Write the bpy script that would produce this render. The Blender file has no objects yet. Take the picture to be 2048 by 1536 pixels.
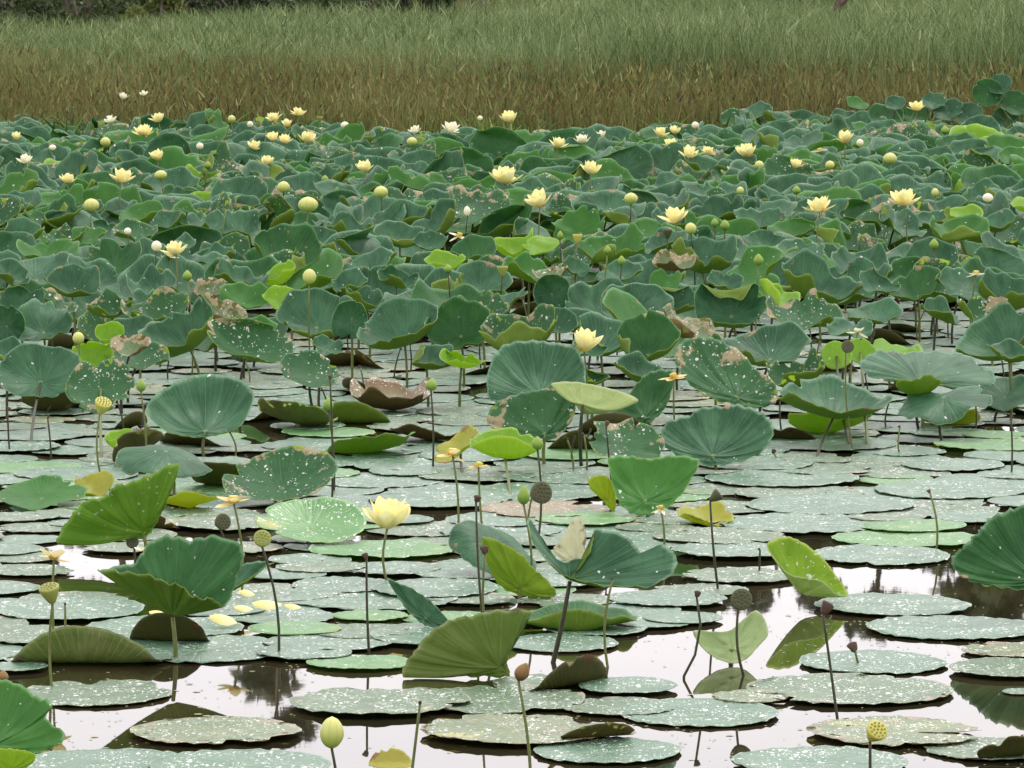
import bpy, math, random
import numpy as np
from mathutils import Vector, Matrix, Euler
R_ = math.radians
sc = bpy.context.scene
COL = sc.collection
random.seed(7); rng = np.random.default_rng(11)

# ------------------------------------------------------------ camera geometry
H = 2.7; F = 10000.0; HOR = -180.0
PIT = math.atan((768-HOR)/F)
cam_d = bpy.data.cameras.new('camera'); cam = bpy.data.objects.new('camera', cam_d); COL.objects.link(cam)
cam.location = (0, 0, H); cam.rotation_euler = (math.pi/2-PIT, 0, 0)
cam_d.sensor_width = 36; cam_d.lens = F/2048*36; cam_d.clip_end = 2000; cam_d.clip_start = .1
sc.camera = cam
def ray(px, py):
    x = (px-1024)/F; y = (768-py)/F
    return np.array([x, y*math.sin(PIT)+math.cos(PIT), y*math.cos(PIT)-math.sin(PIT)])
def hit(px, py, z=0.0):
    d = ray(px, py); t = (z-H)/d[2]; return np.array([0, 0, H])+d*t
def proj(p):
    x, y, z = p[0], p[1], p[2]-H
    c = y*math.cos(PIT)-z*math.sin(PIT); u = y*math.sin(PIT)+z*math.cos(PIT)
    return 1024+F*x/c, 768-F*u/c

# ------------------------------------------------------------ materials
def new_mat(name):
    m = bpy.data.materials.new(name); m.use_nodes = True; nt = m.node_tree; nt.nodes.clear()
    out = nt.nodes.new('ShaderNodeOutputMaterial'); return m, nt, out
class G:
    def __init__(s, nt): s.nt = nt
    def n(s, t, **k):
        o = s.nt.nodes.new(t)
        for a, v in k.items(): setattr(o, a, v)
        return o
    def l(s, a, b): s.nt.links.new(a, b)
    def inp(s, sock, v):
        if isinstance(v, bpy.types.NodeSocket): s.l(v, sock)
        elif v is not None:
            if isinstance(v, tuple) and len(v) == 3: v = v+(1,)
            sock.default_value = v
    def math(s, op, a, b=None, c=None, clamp=False):
        o = s.n('ShaderNodeMath', operation=op, use_clamp=clamp)
        s.inp(o.inputs[0], a)
        if b is not None: s.inp(o.inputs[1], b)
        if c is not None: s.inp(o.inputs[2], c)
        return o.outputs[0]
    def mix(s, f, a, b):
        o = s.n('ShaderNodeMix', data_type='RGBA'); s.inp(o.inputs[0], f); s.inp(o.inputs[6], a); s.inp(o.inputs[7], b)
        return o.outputs[2]
    def sstep(s, v, lo, hi, a=0.0, b=1.0):
        o = s.n('ShaderNodeMapRange', interpolation_type='SMOOTHSTEP'); s.inp(o.inputs[0], v)
        o.inputs[1].default_value = lo; o.inputs[2].default_value = hi; o.inputs[3].default_value = a; o.inputs[4].default_value = b
        return o.outputs[0]
    def noise(s, vec, scale, detail=3, rough=.55):
        o = s.n('ShaderNodeTexNoise'); s.inp(o.inputs['Vector'], vec); o.inputs['Scale'].default_value = scale
        o.inputs['Detail'].default_value = detail; o.inputs['Roughness'].default_value = rough
        return o.outputs[0]
    def vor(s, vec, scale, rnd=1.0):
        o = s.n('ShaderNodeTexVoronoi'); s.inp(o.inputs['Vector'], vec); o.inputs['Scale'].default_value = scale
        o.inputs['Randomness'].default_value = rnd
        return o.outputs['Distance'], o.outputs['Color']
def leaf_mat(name, base, base2, trans, worn=0.0, glint_specks=0.0, holes=0.0, rough=.45, tw=.3, under=False, wcol=(.42,.30,.17), spec=.5, yellow=0.0):
    m, nt, out = new_mat(name); g = G(nt)
    tc = g.n('ShaderNodeTexCoord'); oi = g.n('ShaderNodeObjectInfo')
    rnd = oi.outputs['Random']
    off = g.n('ShaderNodeVectorMath', operation='ADD'); g.l(tc.outputs['Object'], off.inputs[0])
    cx = g.n('ShaderNodeCombineXYZ'); g.l(g.math('MULTIPLY', rnd, 37.0), cx.inputs[0]); g.l(g.math('MULTIPLY', rnd, 91.0), cx.inputs[1])
    g.l(cx.outputs[0], off.inputs[1]); P = off.outputs[0]
    sx = g.n('ShaderNodeSeparateXYZ'); g.l(tc.outputs['UV'], sx.inputs[0]); U, V = sx.outputs[0], sx.outputs[1]
    n1 = g.noise(P, 5.0, 3)
    su = g.n('ShaderNodeCombineXYZ'); g.l(g.math('MULTIPLY', U, 26.0), su.inputs[0]); g.l(g.math('MULTIPLY', V, 2.2), su.inputs[1]); g.l(g.math('MULTIPLY', rnd, 50.0), su.inputs[2])
    stk = g.sstep(g.noise(su.outputs[0], 1.0, 3), .35, .68)
    f = g.math('ADD', g.math('MULTIPLY', g.sstep(n1, .38, .62), .42), g.math('ADD', g.math('MULTIPLY', stk, .38), g.math('MULTIPLY', rnd, .2)))
    col = g.mix(f, base, base2)
    # radial veins that fork towards the rim
    d = g.math('ABSOLUTE', g.math('SUBTRACT', g.math('FRACT', g.math('MULTIPLY', U, 21.0)), .5))
    v1 = g.sstep(g.math('MULTIPLY', d, g.math('ADD', V, .12)), .0, .05, 1, 0)
    d2 = g.math('ABSOLUTE', g.math('SUBTRACT', g.math('FRACT', g.math('MULTIPLY', U, 63.0)), .5))
    v2 = g.math('MULTIPLY', g.sstep(d2, .0, .2, 1, 0), g.sstep(V, .45, .8, 0, .45))
    vein = g.math('MAXIMUM', v1, v2)
    lite = tuple(min(1, c*1.6+.02) for c in base2)
    col = g.mix(g.math('MULTIPLY', vein, (.42 if not name.startswith('pad') else .65) if not under else .6), col, lite)
    col = g.mix(g.sstep(V, .0, .07, .8, 0), col, (.30, .36, .14))
    col = g.mix(g.sstep(V, .955, .985, 0, .55), col, tuple(min(.6, c*1.5+.10) for c in base2))
    # weathered blotches of their own shape
    fine = g.noise(P, 38.0, 2)
    col = g.mix(g.sstep(fine, .55, .75, 0, .35), col, tuple(c*.55 for c in base))
    if yellow: col = g.mix(g.sstep(g.noise(P, 3.1, 3), .62-yellow*.25, .80-yellow*.25, 0, .85), col, (.46, .42, .06))
    roughv = rough
    wm = None
    if worn > 0:
        wn = g.math('ADD', g.noise(P, 8.5, 5, .65), g.math('MULTIPLY', g.math('SUBTRACT', V, .6), .32))
        wm = g.sstep(wn, .80-worn*.32, .86-worn*.32)
        wc = g.mix(g.noise(P, 30, 2), wcol, tuple(c*.45 for c in wcol))
        col = g.mix(wm, col, wc)
    if glint_specks > 0:
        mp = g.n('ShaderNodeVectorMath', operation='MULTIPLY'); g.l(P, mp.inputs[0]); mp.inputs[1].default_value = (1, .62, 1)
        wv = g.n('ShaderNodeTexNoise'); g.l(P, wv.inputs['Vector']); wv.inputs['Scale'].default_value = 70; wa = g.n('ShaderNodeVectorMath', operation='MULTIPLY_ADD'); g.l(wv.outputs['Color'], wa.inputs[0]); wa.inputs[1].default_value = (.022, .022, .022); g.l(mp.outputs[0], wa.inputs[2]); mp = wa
        # painted droplet glints and pale damage dots: three sizes, with a density mask
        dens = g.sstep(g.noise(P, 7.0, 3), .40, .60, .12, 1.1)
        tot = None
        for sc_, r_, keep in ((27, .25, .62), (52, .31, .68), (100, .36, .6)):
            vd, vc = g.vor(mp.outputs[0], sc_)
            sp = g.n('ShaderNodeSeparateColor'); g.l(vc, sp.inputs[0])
            k = g.math('LESS_THAN', sp.outputs[0], g.math('MULTIPLY', dens, keep*glint_specks))
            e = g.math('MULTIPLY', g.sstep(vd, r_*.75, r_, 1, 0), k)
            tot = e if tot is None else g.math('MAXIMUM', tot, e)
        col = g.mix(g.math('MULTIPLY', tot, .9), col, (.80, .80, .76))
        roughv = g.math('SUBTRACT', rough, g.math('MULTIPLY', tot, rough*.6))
    b = g.n('ShaderNodeBsdfPrincipled'); g.inp(b.inputs['Base Color'], col); g.inp(b.inputs['Roughness'], roughv)
    b.inputs['Specular IOR Level'].default_value = spec
    bp = g.n('ShaderNodeBump'); bp.inputs['Strength'].default_value = .35; bp.inputs['Distance'].default_value = .007
    g.l(g.math('ADD', g.math('MULTIPLY', vein, -1.0), g.math('MULTIPLY', g.noise(P, 22, 3), .9)), bp.inputs['Height'])
    g.l(bp.outputs[0], b.inputs['Normal'])
    sh = b.outputs[0]
    if tw > 0:
        t = g.n('ShaderNodeBsdfTranslucent')
        tc2 = g.mix(vein, trans, tuple(c*.55 for c in trans))
        if wm is not None: tc2 = g.mix(wm, tc2, tuple(c*.6 for c in wcol))
        g.l(tc2, t.inputs[0])
        ms = g.n('ShaderNodeMixShader'); ms.inputs[0].default_value = tw; g.l(sh, ms.inputs[1]); g.l(t.outputs[0], ms.inputs[2]); sh = ms.outputs[0]
    if holes > 0:
        hn = g.math('ADD', g.noise(P, 15, 3, .6), g.math('MULTIPLY', g.math('SUBTRACT', V, .7), .25))
        hm = g.sstep(hn, .74-holes*.2, .75-holes*.2)
        tr = g.n('ShaderNodeBsdfTransparent'); ms = g.n('ShaderNodeMixShader')
        g.l(hm, ms.inputs[0]); g.l(sh, ms.inputs[1]); g.l(tr.outputs[0], ms.inputs[2]); sh = ms.outputs[0]
    g.l(sh, out.inputs[0]); return m

LM = {}
def pair(key, top, under): LM[key] = (top, under)
UN  = leaf_mat('underside_olive', (.12,.19,.025), (.19,.28,.04), (.42,.62,.05), worn=.15, rough=.6, tw=.45, under=True, spec=.2)
UNL = leaf_mat('underside_lime', (.26,.42,.035), (.36,.52,.05), (.60,.82,.05), rough=.6, tw=.5, under=True, spec=.2)
UNP = leaf_mat('underside_pale', (.34,.44,.15), (.44,.52,.22), (.42,.58,.2), rough=.6, tw=.4, under=True, spec=.2)
UNG = leaf_mat('underside_bright', (.14,.32,.03), (.22,.42,.05), (.50,.78,.06), worn=.15, glint_specks=.08, rough=.6, tw=.45, under=True, spec=.2)
UNO = leaf_mat('underside_mossy', (.11,.17,.03), (.24,.28,.10), (.42,.56,.10), worn=.3, rough=.6, tw=.4, under=True, wcol=(.26,.24,.13), spec=.2)
UND = leaf_mat('underside_dark', (.05,.06,.014), (.10,.085,.02), (.22,.24,.03), worn=.3, rough=.55, tw=.35, under=True, wcol=(.16,.07,.03), spec=.3)
UNR = leaf_mat('underside_russet', (.10,.11,.03), (.15,.10,.04), (.30,.28,.05), worn=.4, rough=.6, tw=.4, under=True, wcol=(.20,.11,.05), spec=.2)
pair('b', leaf_mat('leaf_blue_green', (.011,.062,.025), (.060,.165,.078), (.14,.34,.05), worn=.24, glint_specks=.012, rough=.5, tw=.14, spec=.26), UN)
pair('d', leaf_mat('leaf_deep_green', (.011,.066,.016), (.040,.142,.038), (.13,.34,.04), worn=.2, glint_specks=.012, rough=.52, tw=.16, spec=.22), UN)
pair('g', leaf_mat('leaf_fresh_green', (.032,.130,.024), (.060,.195,.036), (.24,.50,.05), worn=.15, glint_specks=.02, rough=.5, tw=.25, spec=.22), UN)
pair('w', leaf_mat('leaf_worn_green', (.020,.088,.030), (.045,.135,.048), (.2,.36,.05), worn=.55, glint_specks=.25, holes=.3, rough=.55, tw=.2, spec=.22, wcol=(.50,.42,.25)), UN)
pair('l', leaf_mat('leaf_lime', (.14,.31,.025), (.24,.42,.040), (.50,.76,.05), glint_specks=.05, rough=.5, tw=.4, spec=.3), UNL)
pair('y', leaf_mat('leaf_yellowing', (.34,.36,.035), (.46,.42,.07), (.70,.62,.08), worn=.5, rough=.5, tw=.35, wcol=(.50,.28,.10)), UNL)
pair('t', leaf_mat('leaf_tan_ragged', (.06,.13,.04), (.14,.19,.07), (.3,.3,.1), worn=.78, glint_specks=.3, holes=.6, rough=.6, tw=.2, wcol=(.44,.37,.19)), UNR)
pair('r', leaf_mat('leaf_russet', (.16,.06,.04), (.30,.14,.09), (.3,.12,.05), worn=.7, rough=.6, tw=.2, wcol=(.34,.15,.11)), UNR)
pair('m', leaf_mat('leaf_maroon', (.055,.014,.012), (.10,.03,.022), (.2,.04,.02), rough=.6, tw=.15), UNR)
pair('k', leaf_mat('leaf_pale_furled', (.28,.40,.15), (.38,.50,.22), (.4,.56,.18), rough=.5, tw=.3), UNP)
SP = (.42,.30,.2)
pair('p', leaf_mat('pad_grey_green', (.070,.155,.092), (.125,.225,.145), (.2,.4,.1), glint_specks=.80, worn=.12, rough=.34, tw=.05, spec=.46, wcol=(.34,.30,.16)), UND)
pair('q', leaf_mat('pad_grey_worn', (.085,.150,.085), (.15,.215,.13), (.2,.4,.1), worn=.42, glint_specks=1.0, holes=.12, rough=.42, tw=.05, spec=.36, wcol=(.44,.37,.25)), UND)
pair('G', leaf_mat('pad_fresh_green', (.075,.22,.065), (.14,.30,.10), (.24,.5,.1), glint_specks=.45, rough=.4, tw=.08, yellow=.2), UN)
pair('O', leaf_mat('pad_faded_buff', (.10,.165,.08), (.20,.23,.12), (.3,.3,.1), worn=.55, glint_specks=.9, holes=.4, rough=.4, tw=.05, wcol=(.40,.31,.20), yellow=.12), UNR)
pair('R', leaf_mat('pad_russet', (.15,.125,.055), (.24,.19,.09), (.3,.12,.1), worn=.8, glint_specks=.9, rough=.4, tw=.05, wcol=(.30,.20,.095)), UNR)

LVEIN = leaf_mat('leaf_lime_veined', (.12,.25,.008), (.30,.47,.03), (.50,.70,.03), glint_specks=.25, rough=.5, tw=.4, under=True, spec=.3)
CREAM = leaf_mat('leaf_bleached_cream', (.78,.76,.50), (.86,.84,.62), (.7,.7,.4), worn=.5, rough=.6, tw=.3, under=True, spec=.2, wcol=(.5,.38,.26))
def plain_mat(name, c1, c2, rough=.5, scale=20, trans=None, tw=.0, spec=.4, sub=None, bump=.2):
    m, nt, out = new_mat(name); g = G(nt)
    tc = g.n('ShaderNodeTexCoord'); oi = g.n('ShaderNodeObjectInfo')
    f = g.math('ADD', g.math('MULTIPLY', g.sstep(g.noise(tc.outputs['Object'], scale, 3), .3, .7), .65), g.math('MULTIPLY', oi.outputs['Random'], .35))
    col = g.mix(f, c1, c2)
    b = g.n('ShaderNodeBsdfPrincipled'); g.l(col, b.inputs['Base Color']); b.inputs['Roughness'].default_value = rough
    b.inputs['Specular IOR Level'].default_value = spec
    bp = g.n('ShaderNodeBump'); bp.inputs['Strength'].default_value = bump; bp.inputs['Distance'].default_value = .004
    g.l(g.noise(tc.outputs['Object'], scale*4, 3), bp.inputs['Height']); g.l(bp.outputs[0], b.inputs['Normal'])
    sh = b.outputs[0]
    if tw:
        t = g.n('ShaderNodeBsdfTranslucent'); t.inputs[0].default_value = trans+(1,)
        ms = g.n('ShaderNodeMixShader'); ms.inputs[0].default_value = tw; g.l(sh, ms.inputs[1]); g.l(t.outputs[0], ms.inputs[2]); sh = ms.outputs[0]
    g.l(sh, out.inputs[0]); return m
def petal_mat(name, base, tip, tw=.35):
    m, nt, out = new_mat(name); g = G(nt)
    tc = g.n('ShaderNodeTexCoord'); sx = g.n('ShaderNodeSeparateXYZ'); g.l(tc.outputs['UV'], sx.inputs[0])
    col = g.mix(g.sstep(sx.outputs[1], .0, .9), base, tip)
    st = g.math('ABSOLUTE', g.math('SUBTRACT', g.math('FRACT', g.math('MULTIPLY', sx.outputs[0], 9.0)), .5))
    col = g.mix(g.sstep(st, 0, .2, .18, 0), col, tuple(c*.7 for c in base))
    b = g.n('ShaderNodeBsdfPrincipled'); g.l(col, b.inputs['Base Color']); b.inputs['Roughness'].default_value = .5; b.inputs['Specular IOR Level'].default_value = .25
    t = g.n('ShaderNodeBsdfTranslucent'); g.l(col, t.inputs[0])
    ms = g.n('ShaderNodeMixShader'); ms.inputs[0].default_value = tw; g.l(b.outputs[0], ms.inputs[1]); g.l(t.outputs[0], ms.inputs[2])
    g.l(ms.outputs[0], out.inputs[0]); return m
M_pet = petal_mat('petal_yellow', (.91,.79,.28), (.96,.91,.50), .25)
M_petw = petal_mat('petal_cream', (.88,.84,.52), (.93,.92,.76), .3)
M_pets = petal_mat('petal_spent', (.80,.58,.22), (.88,.78,.42))
M_cone = plain_mat('receptacle_yellow', (.58,.50,.10), (.66,.60,.18), .55, 60)
M_stam = plain_mat('stamen_yellow', (.72,.50,.09), (.80,.60,.16), .6, 80)
M_stalk = plain_mat('stalk_green', (.085,.115,.025), (.15,.17,.04), .5, 30)
M_stalkd = plain_mat('stalk_dark', (.022,.028,.010), (.055,.05,.02), .5, 30)
M_bud = petal_mat('bud_green', (.13,.27,.035), (.30,.42,.08), .15)
M_budy = petal_mat('bud_yellow', (.38,.50,.10), (.74,.74,.28), .25)
M_budr = petal_mat('bud_russet', (.15,.085,.03), (.30,.18,.07), .1)
M_podg = plain_mat('pod_green', (.20,.26,.05), (.30,.33,.07), .5, 40)
M_pody = plain_mat('pod_yellow', (.42,.42,.06), (.52,.48,.10), .5, 40)
M_podd = plain_mat('pod_dark', (.045,.055,.022), (.09,.09,.035), .6, 40)
M_seed = plain_mat('seed_dark', (.20,.20,.05), (.28,.26,.08), .5, 60)
M_dead = plain_mat('withered_brown', (.05,.03,.018), (.13,.075,.045), .7, 40)
M_trunk = plain_mat('bark', (.10,.085,.065), (.2,.17,.13), .9, 3, bump=.6)

# ------------------------------------------------------------ object helpers
def mesh_obj(name, verts, faces, mats, parent=None, uv=None, midx=None, smooth=True):
    me = bpy.data.meshes.new(name)
    me.from_pydata([tuple(map(float, v)) for v in verts], [], faces)
    for m in mats: me.materials.append(m)
    if midx is not None: me.polygons.foreach_set('material_index', midx)
    if uv is not None:
        ul = me.uv_layers.new(name='UVMap'); li = np.empty(len(me.loops), dtype=np.int32); me.loops.foreach_get('vertex_index', li)
        ul.data.foreach_set('uv', np.asarray(uv, dtype=np.float32)[li].ravel())
    me.polygons.foreach_set('use_smooth', [smooth]*len(me.polygons)); me.update()
    o = bpy.data.objects.new(name, me); COL.objects.link(o)
    if parent: o.parent = parent
    return o
THINGS = []
def thing(name, cat, loc, px, py, desc, group, label=None, obj=None):
    if obj is None:
        obj = bpy.data.objects.new(name, None); COL.objects.link(obj); obj.empty_display_size = .1
    obj.location = tuple(map(float, loc)); obj['category'] = cat
    if group: obj['group'] = group
    THINGS.append(dict(o=obj, cat=cat, px=px, py=py, desc=desc, label=label, group=group))
    return obj
def tube_geo(pts, rads, n=7):
    pts = [np.array(p, float) for p in pts]; vs = []; fs = []
    for i, p in enumerate(pts):
        t = pts[min(i+1, len(pts)-1)]-pts[max(i-1, 0)]; t /= np.linalg.norm(t)+1e-9
        a = np.cross(t, [0.31, .95, .05]); a /= np.linalg.norm(a); b = np.cross(t, a)
        for k in range(n):
            an = 2*math.pi*k/n; vs.append(p+(a*math.cos(an)+b*math.sin(an))*rads[i])
    for i in range(len(pts)-1):
        for k in range(n):
            fs.append((i*n+k, i*n+(k+1) % n, (i+1)*n+(k+1) % n, (i+1)*n+k))
    vs.append(pts[-1]); c = len(vs)-1
    for k in range(n): fs.append(((len(pts)-1)*n+k, (len(pts)-1)*n+(k+1) % n, c))
    return vs, fs
def stalk(parent, top, base, rad, mat, bend=.03, via=None, zbase=-.06, rnd=random):
    top = np.array(top, float); base = np.array([base[0], base[1], zbase]); pts = []
    if via is None:
        bx = rnd.uniform(-bend, bend); by = rnd.uniform(-bend, bend)
        for i in range(7):
            t = i/6; w = math.sin(math.pi*t); pts.append(base*(1-t)+top*t+np.array([bx*w, by*w, 0]))
    else:
        pts = [base]+[np.array(v, float) for v in via]+[top]
    vs, fs = tube_geo(pts, [rad*(1.12-.25*i/(len(pts)-1)) for i in range(len(pts))])
    return mesh_obj('stalk', vs, fs, [mat], parent)

# ------------------------------------------------------------ leaf blades
def rot(P, ax, a):
    c, s = math.cos(a), math.sin(a); x, y, z = P[..., 0], P[..., 1], P[..., 2]
    if ax == 'x': return np.stack([x, c*y-s*z, s*y+c*z], -1)
    if ax == 'y': return np.stack([c*x+s*z, y, -s*x+c*z], -1)
    return np.stack([c*x-s*y, s*x+c*y, z], -1)
def fold(P, az, off, ang, L):
    c, s = math.cos(az), math.sin(az)
    u = P[..., 0]*c+P[..., 1]*s; v = -P[..., 0]*s+P[..., 1]*c; z = P[..., 2]
    q = u-off; k = ang/L; a = np.clip(q, 0, L)*k
    us = off+np.sin(a)/k; zs = (1-np.cos(a))/k; ext = np.clip(q-L, 0, None)
    us = us+ext*np.cos(a); zs = zs+ext*np.sin(a)
    un = np.where(q > 0, us-z*np.sin(a), u); zn = np.where(q > 0, zs+z*np.cos(a), z)
    return np.stack([un*c-v*s, un*s+v*c, zn], -1)
def blade_shape(S, nt, nr, tilt=0.0):
    th = np.linspace(0, 2*math.pi, nt, endpoint=False)[None, :]; r = np.linspace(0, 1, nr+1)[1:, None]
    g = np.random.default_rng(S['seed'])
    q_ = .45 if 'scal' in S else .8
    rim = 1+.03*np.sin(2*th+g.uniform(0, 6))+q_*(.02*np.sin(5*th+g.uniform(0, 6))+.012*np.sin(11*th+g.uniform(0, 6)))
    rim = rim-S.get('scal', .006)*np.abs(np.sin(10.5*th))
    for _ in range(int(S['dam']*9)):
        t0 = g.uniform(0, 6.283); wd = g.uniform(.05, .22); dp = g.uniform(.05, .28)
        dd = np.abs((th-t0+math.pi) % (2*math.pi)-math.pi); rim = rim-dp*np.clip(1-dd/wd, 0, 1)**.7
    rr = r*(1+(rim-1)*r**2)
    c = S['cup'] if abs(S['cup']) > .01 else .01
    rho = np.sin(c*rr)/c; z = (1-np.cos(c*rr))/c
    z = z+.10*np.clip(.25-rr, 0, 1)*-1*np.sign(c)
    n = S['nw']; w = S['wave']
    z = z+w*r**2.2*(np.sin(n*th+g.uniform(0, 6))+.6*np.sin((n+2)*th+g.uniform(0, 6))+.35*np.sin((2*n+3)*th+g.uniform(0, 6))*r**2)
    z = z+.010*np.cos(21*th)*r*(1.1-r)+.012*np.sin(10.5*th)**2*r**3
    P = np.stack([rho*np.cos(th), rho*np.sin(th), z+0*th], -1)
    P = P+g.normal(0, .004, P.shape)*r[..., None]
    P = rot(P, 'z', S['yaw'])
    for (az, off, ang, L) in S['folds']: P = fold(P, R_(az), off, R_(ang), L)
    P = rot(P, 'x', tilt); P = rot(P, 'y', R_(S['roll']))
    return P, rot(rot(np.zeros(3), 'x', tilt), 'y', 0)
def blade_mesh(name, P, scale, mats, parent=None, thick=.0022):
    nr, nt = P.shape[:2]; P = P*scale
    c = P[0].mean(0)+(P[0].mean(0)-P[min(1, nr-1)].mean(0))*.3
    dth = np.roll(P, -1, 1)-np.roll(P, 1, 1); dr = np.gradient(P, axis=0)
    N = np.cross(dr, dth); N /= np.linalg.norm(N, axis=-1, keepdims=True)+1e-9
    top = P.reshape(-1, 3); bot = (P-N*thick).reshape(-1, 3)
    n0 = N[0].mean(0); n0 /= np.linalg.norm(n0)+1e-9
    V = np.vstack([top, bot, c[None], (c-n0*thick)[None]]); M = nr*nt; ct, cb = 2*M, 2*M+1
    uu = np.tile(np.linspace(0, 1, nt, endpoint=False), nr); vv = np.repeat(np.linspace(0, 1, nr+1)[1:], nt)
    faces = []; mi = []; uvl = []
    U = lambda k, i, w: ((k/nt)+(1 if w else 0), (i+1)/nr)
    for i in range(nr-1):
        for k in range(nt):
            k2 = (k+1) % nt; a, b, c2, d = i*nt+k, i*nt+k2, (i+1)*nt+k2, (i+1)*nt+k; w = k2 == 0
            q = [(k/nt, (i+1)/nr), (k/nt+1/nt, (i+1)/nr), (k/nt+1/nt, (i+2)/nr), (k/nt, (i+2)/nr)]
            faces.append((a, d, c2, b)); uvl += [q[0], q[3], q[2], q[1]]; mi.append(0)
            faces.append((M+a, M+b, M+c2, M+d)); uvl += q; mi.append(1)
    for k in range(nt):
        k2 = (k+1) % nt; e = (nr-1)*nt
        faces.append((ct, k, k2)); uvl += [(k/nt, 0), (k/nt, 1/nr), (k/nt+1/nt, 1/nr)]; mi.append(0)
        faces.append((cb, M+k2, M+k)); uvl += [(k/nt, 0), (k/nt+1/nt, 1/nr), (k/nt, 1/nr)]; mi.append(1)
        faces.append((e+k, M+e+k, M+e+k2, e+k2)); uvl += [(k/nt, 1)]*4; mi.append(1)
    me = bpy.data.meshes.new(name); me.from_pydata(V.tolist(), [], faces)
    for m in mats: me.materials.append(m)
    me.polygons.foreach_set('material_index', mi); me.polygons.foreach_set('use_smooth', [True]*len(faces))
    ul = me.uv_layers.new(name='UVMap'); ul.data.foreach_set('uv', np.array(uvl, dtype=np.float32).ravel()); me.update()
    return me
def shape(seed, **k):
    g = random.Random(seed)
    S = dict(seed=seed, cup=g.uniform(.6, 1.3), wave=g.uniform(.05, .17), nw=g.choice([2, 2, 3, 3, 4]), yaw=g.uniform(0, 6.28), folds=[(g.uniform(0, 360), g.uniform(.25, .65), g.uniform(-45, 80), g.uniform(.2, .4)) for _ in range(g.choice([0, 1, 1, 2]))], roll=g.gauss(0, 17), dam=g.choice([.1, .25, .45, .8]))
    S.update(k); return S
DESC = dict(b='blue-green raised leaf', d='deep green raised leaf', g='fresh green raised leaf', w='worn spotted raised leaf', l='lime green raised leaf',
            y='yellowing raised leaf', t='ragged tan raised leaf', r='russet curled leaf', m='maroon withered leaf', k='pale furled leaf',
            p='grey-green speckled floating leaf', q='worn grey floating leaf', G='fresh green floating leaf', O='faded buff floating leaf', R='russet floating leaf')
def hgt_default(cy): return .20 if cy > 880 else .28 if cy > 700 else .38 if cy > 560 else .44
leafno = [0]; LEAVES = []; PADS = []
def raised(cx, cy, w, h, col, hgt=None, base=None, label=None, tilt=None, back=False, name='raised_lotus_leaf', res=None, mats=None, sdark=False, group='raised lotus leaves', **k):
    leafno[0] += 1; seed = leafno[0]*13+5
    if label: k.setdefault('folds', []); k.setdefault('roll', random.Random(seed).uniform(-9, 9)); k.setdefault('cup', .6); k.setdefault('wave', .06)
    if col in 'wt' and 'dam' not in k: k['dam'] = .5
    S = shape(seed, **k); hgt = hgt_default(cy) if hgt is None else hgt
    p0 = hit(cx, cy, hgt); D = p0[1]; dep = math.atan((H-hgt)/D); m = D/F
    def ext(t):
        P, _ = blade_shape(S, 20, 4, t); sx = P[..., 0]; sy = P[..., 2]*math.cos(dep)+P[..., 1]*math.sin(dep)
        return sx.min(), sx.max(), sy.min(), sy.max()
    if tilt is None:
        best = None
        for tt in (range(-85, -4, 6) if back else range(14 if not label else -8, 84, 5)):
            e = ext(R_(tt)); rt = (e[3]-e[2])/(e[1]-e[0]); er = abs(rt-h/w)+abs(tt-25)*.0006
            if best is None or er < best[0]: best = (er, tt)
        tilt = best[1]
    e = ext(R_(tilt)); s = w*m/(e[1]-e[0])
    nt, nr = res or ((84, 13) if w > 140 else (60, 9))
    P, _ = blade_shape(S, nt, nr, R_(tilt))
    # put the blade so its outline is centred on its place
    ox = -(e[0]+e[1])/2*s; oy = -(e[2]+e[3])/2*s
    c = np.array([p0[0]+ox, D, hgt+oy/math.cos(dep)])
    lowest = c[2]+P[..., 2].min()*s
    if lowest < .004: c[2] += .004-lowest; c[1] -= (.004-lowest)/math.tan(dep)*0
    b = hit(*base) if base else np.array([c[0]+random.Random(seed).uniform(-.05, .05), c[1]+.02, 0])
    t = thing(name, 'leaf', (b[0], b[1], 0), cx, cy, DESC[col], group, label)
    me = blade_mesh('blade', P, s, mats or LM[col]); o = bpy.data.objects.new('blade', me); COL.objects.link(o); o.parent = t
    o.location = tuple(c-np.array([b[0], b[1], 0]))
    cz = c[2]+float(P[0, :, 2].mean())*s-.004
    if cz > .04:
        cc = c+P[0].mean(0)*s
        stalk(t, (cc[0]-b[0], cc[1]-b[1], cc[2]-.004), (0, 0), .0075, M_stalkd if sdark or random.Random(seed).random() < .4 else M_stalk, rnd=random.Random(seed))
    LEAVES.append((c[0], c[1], s)); return t
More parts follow.
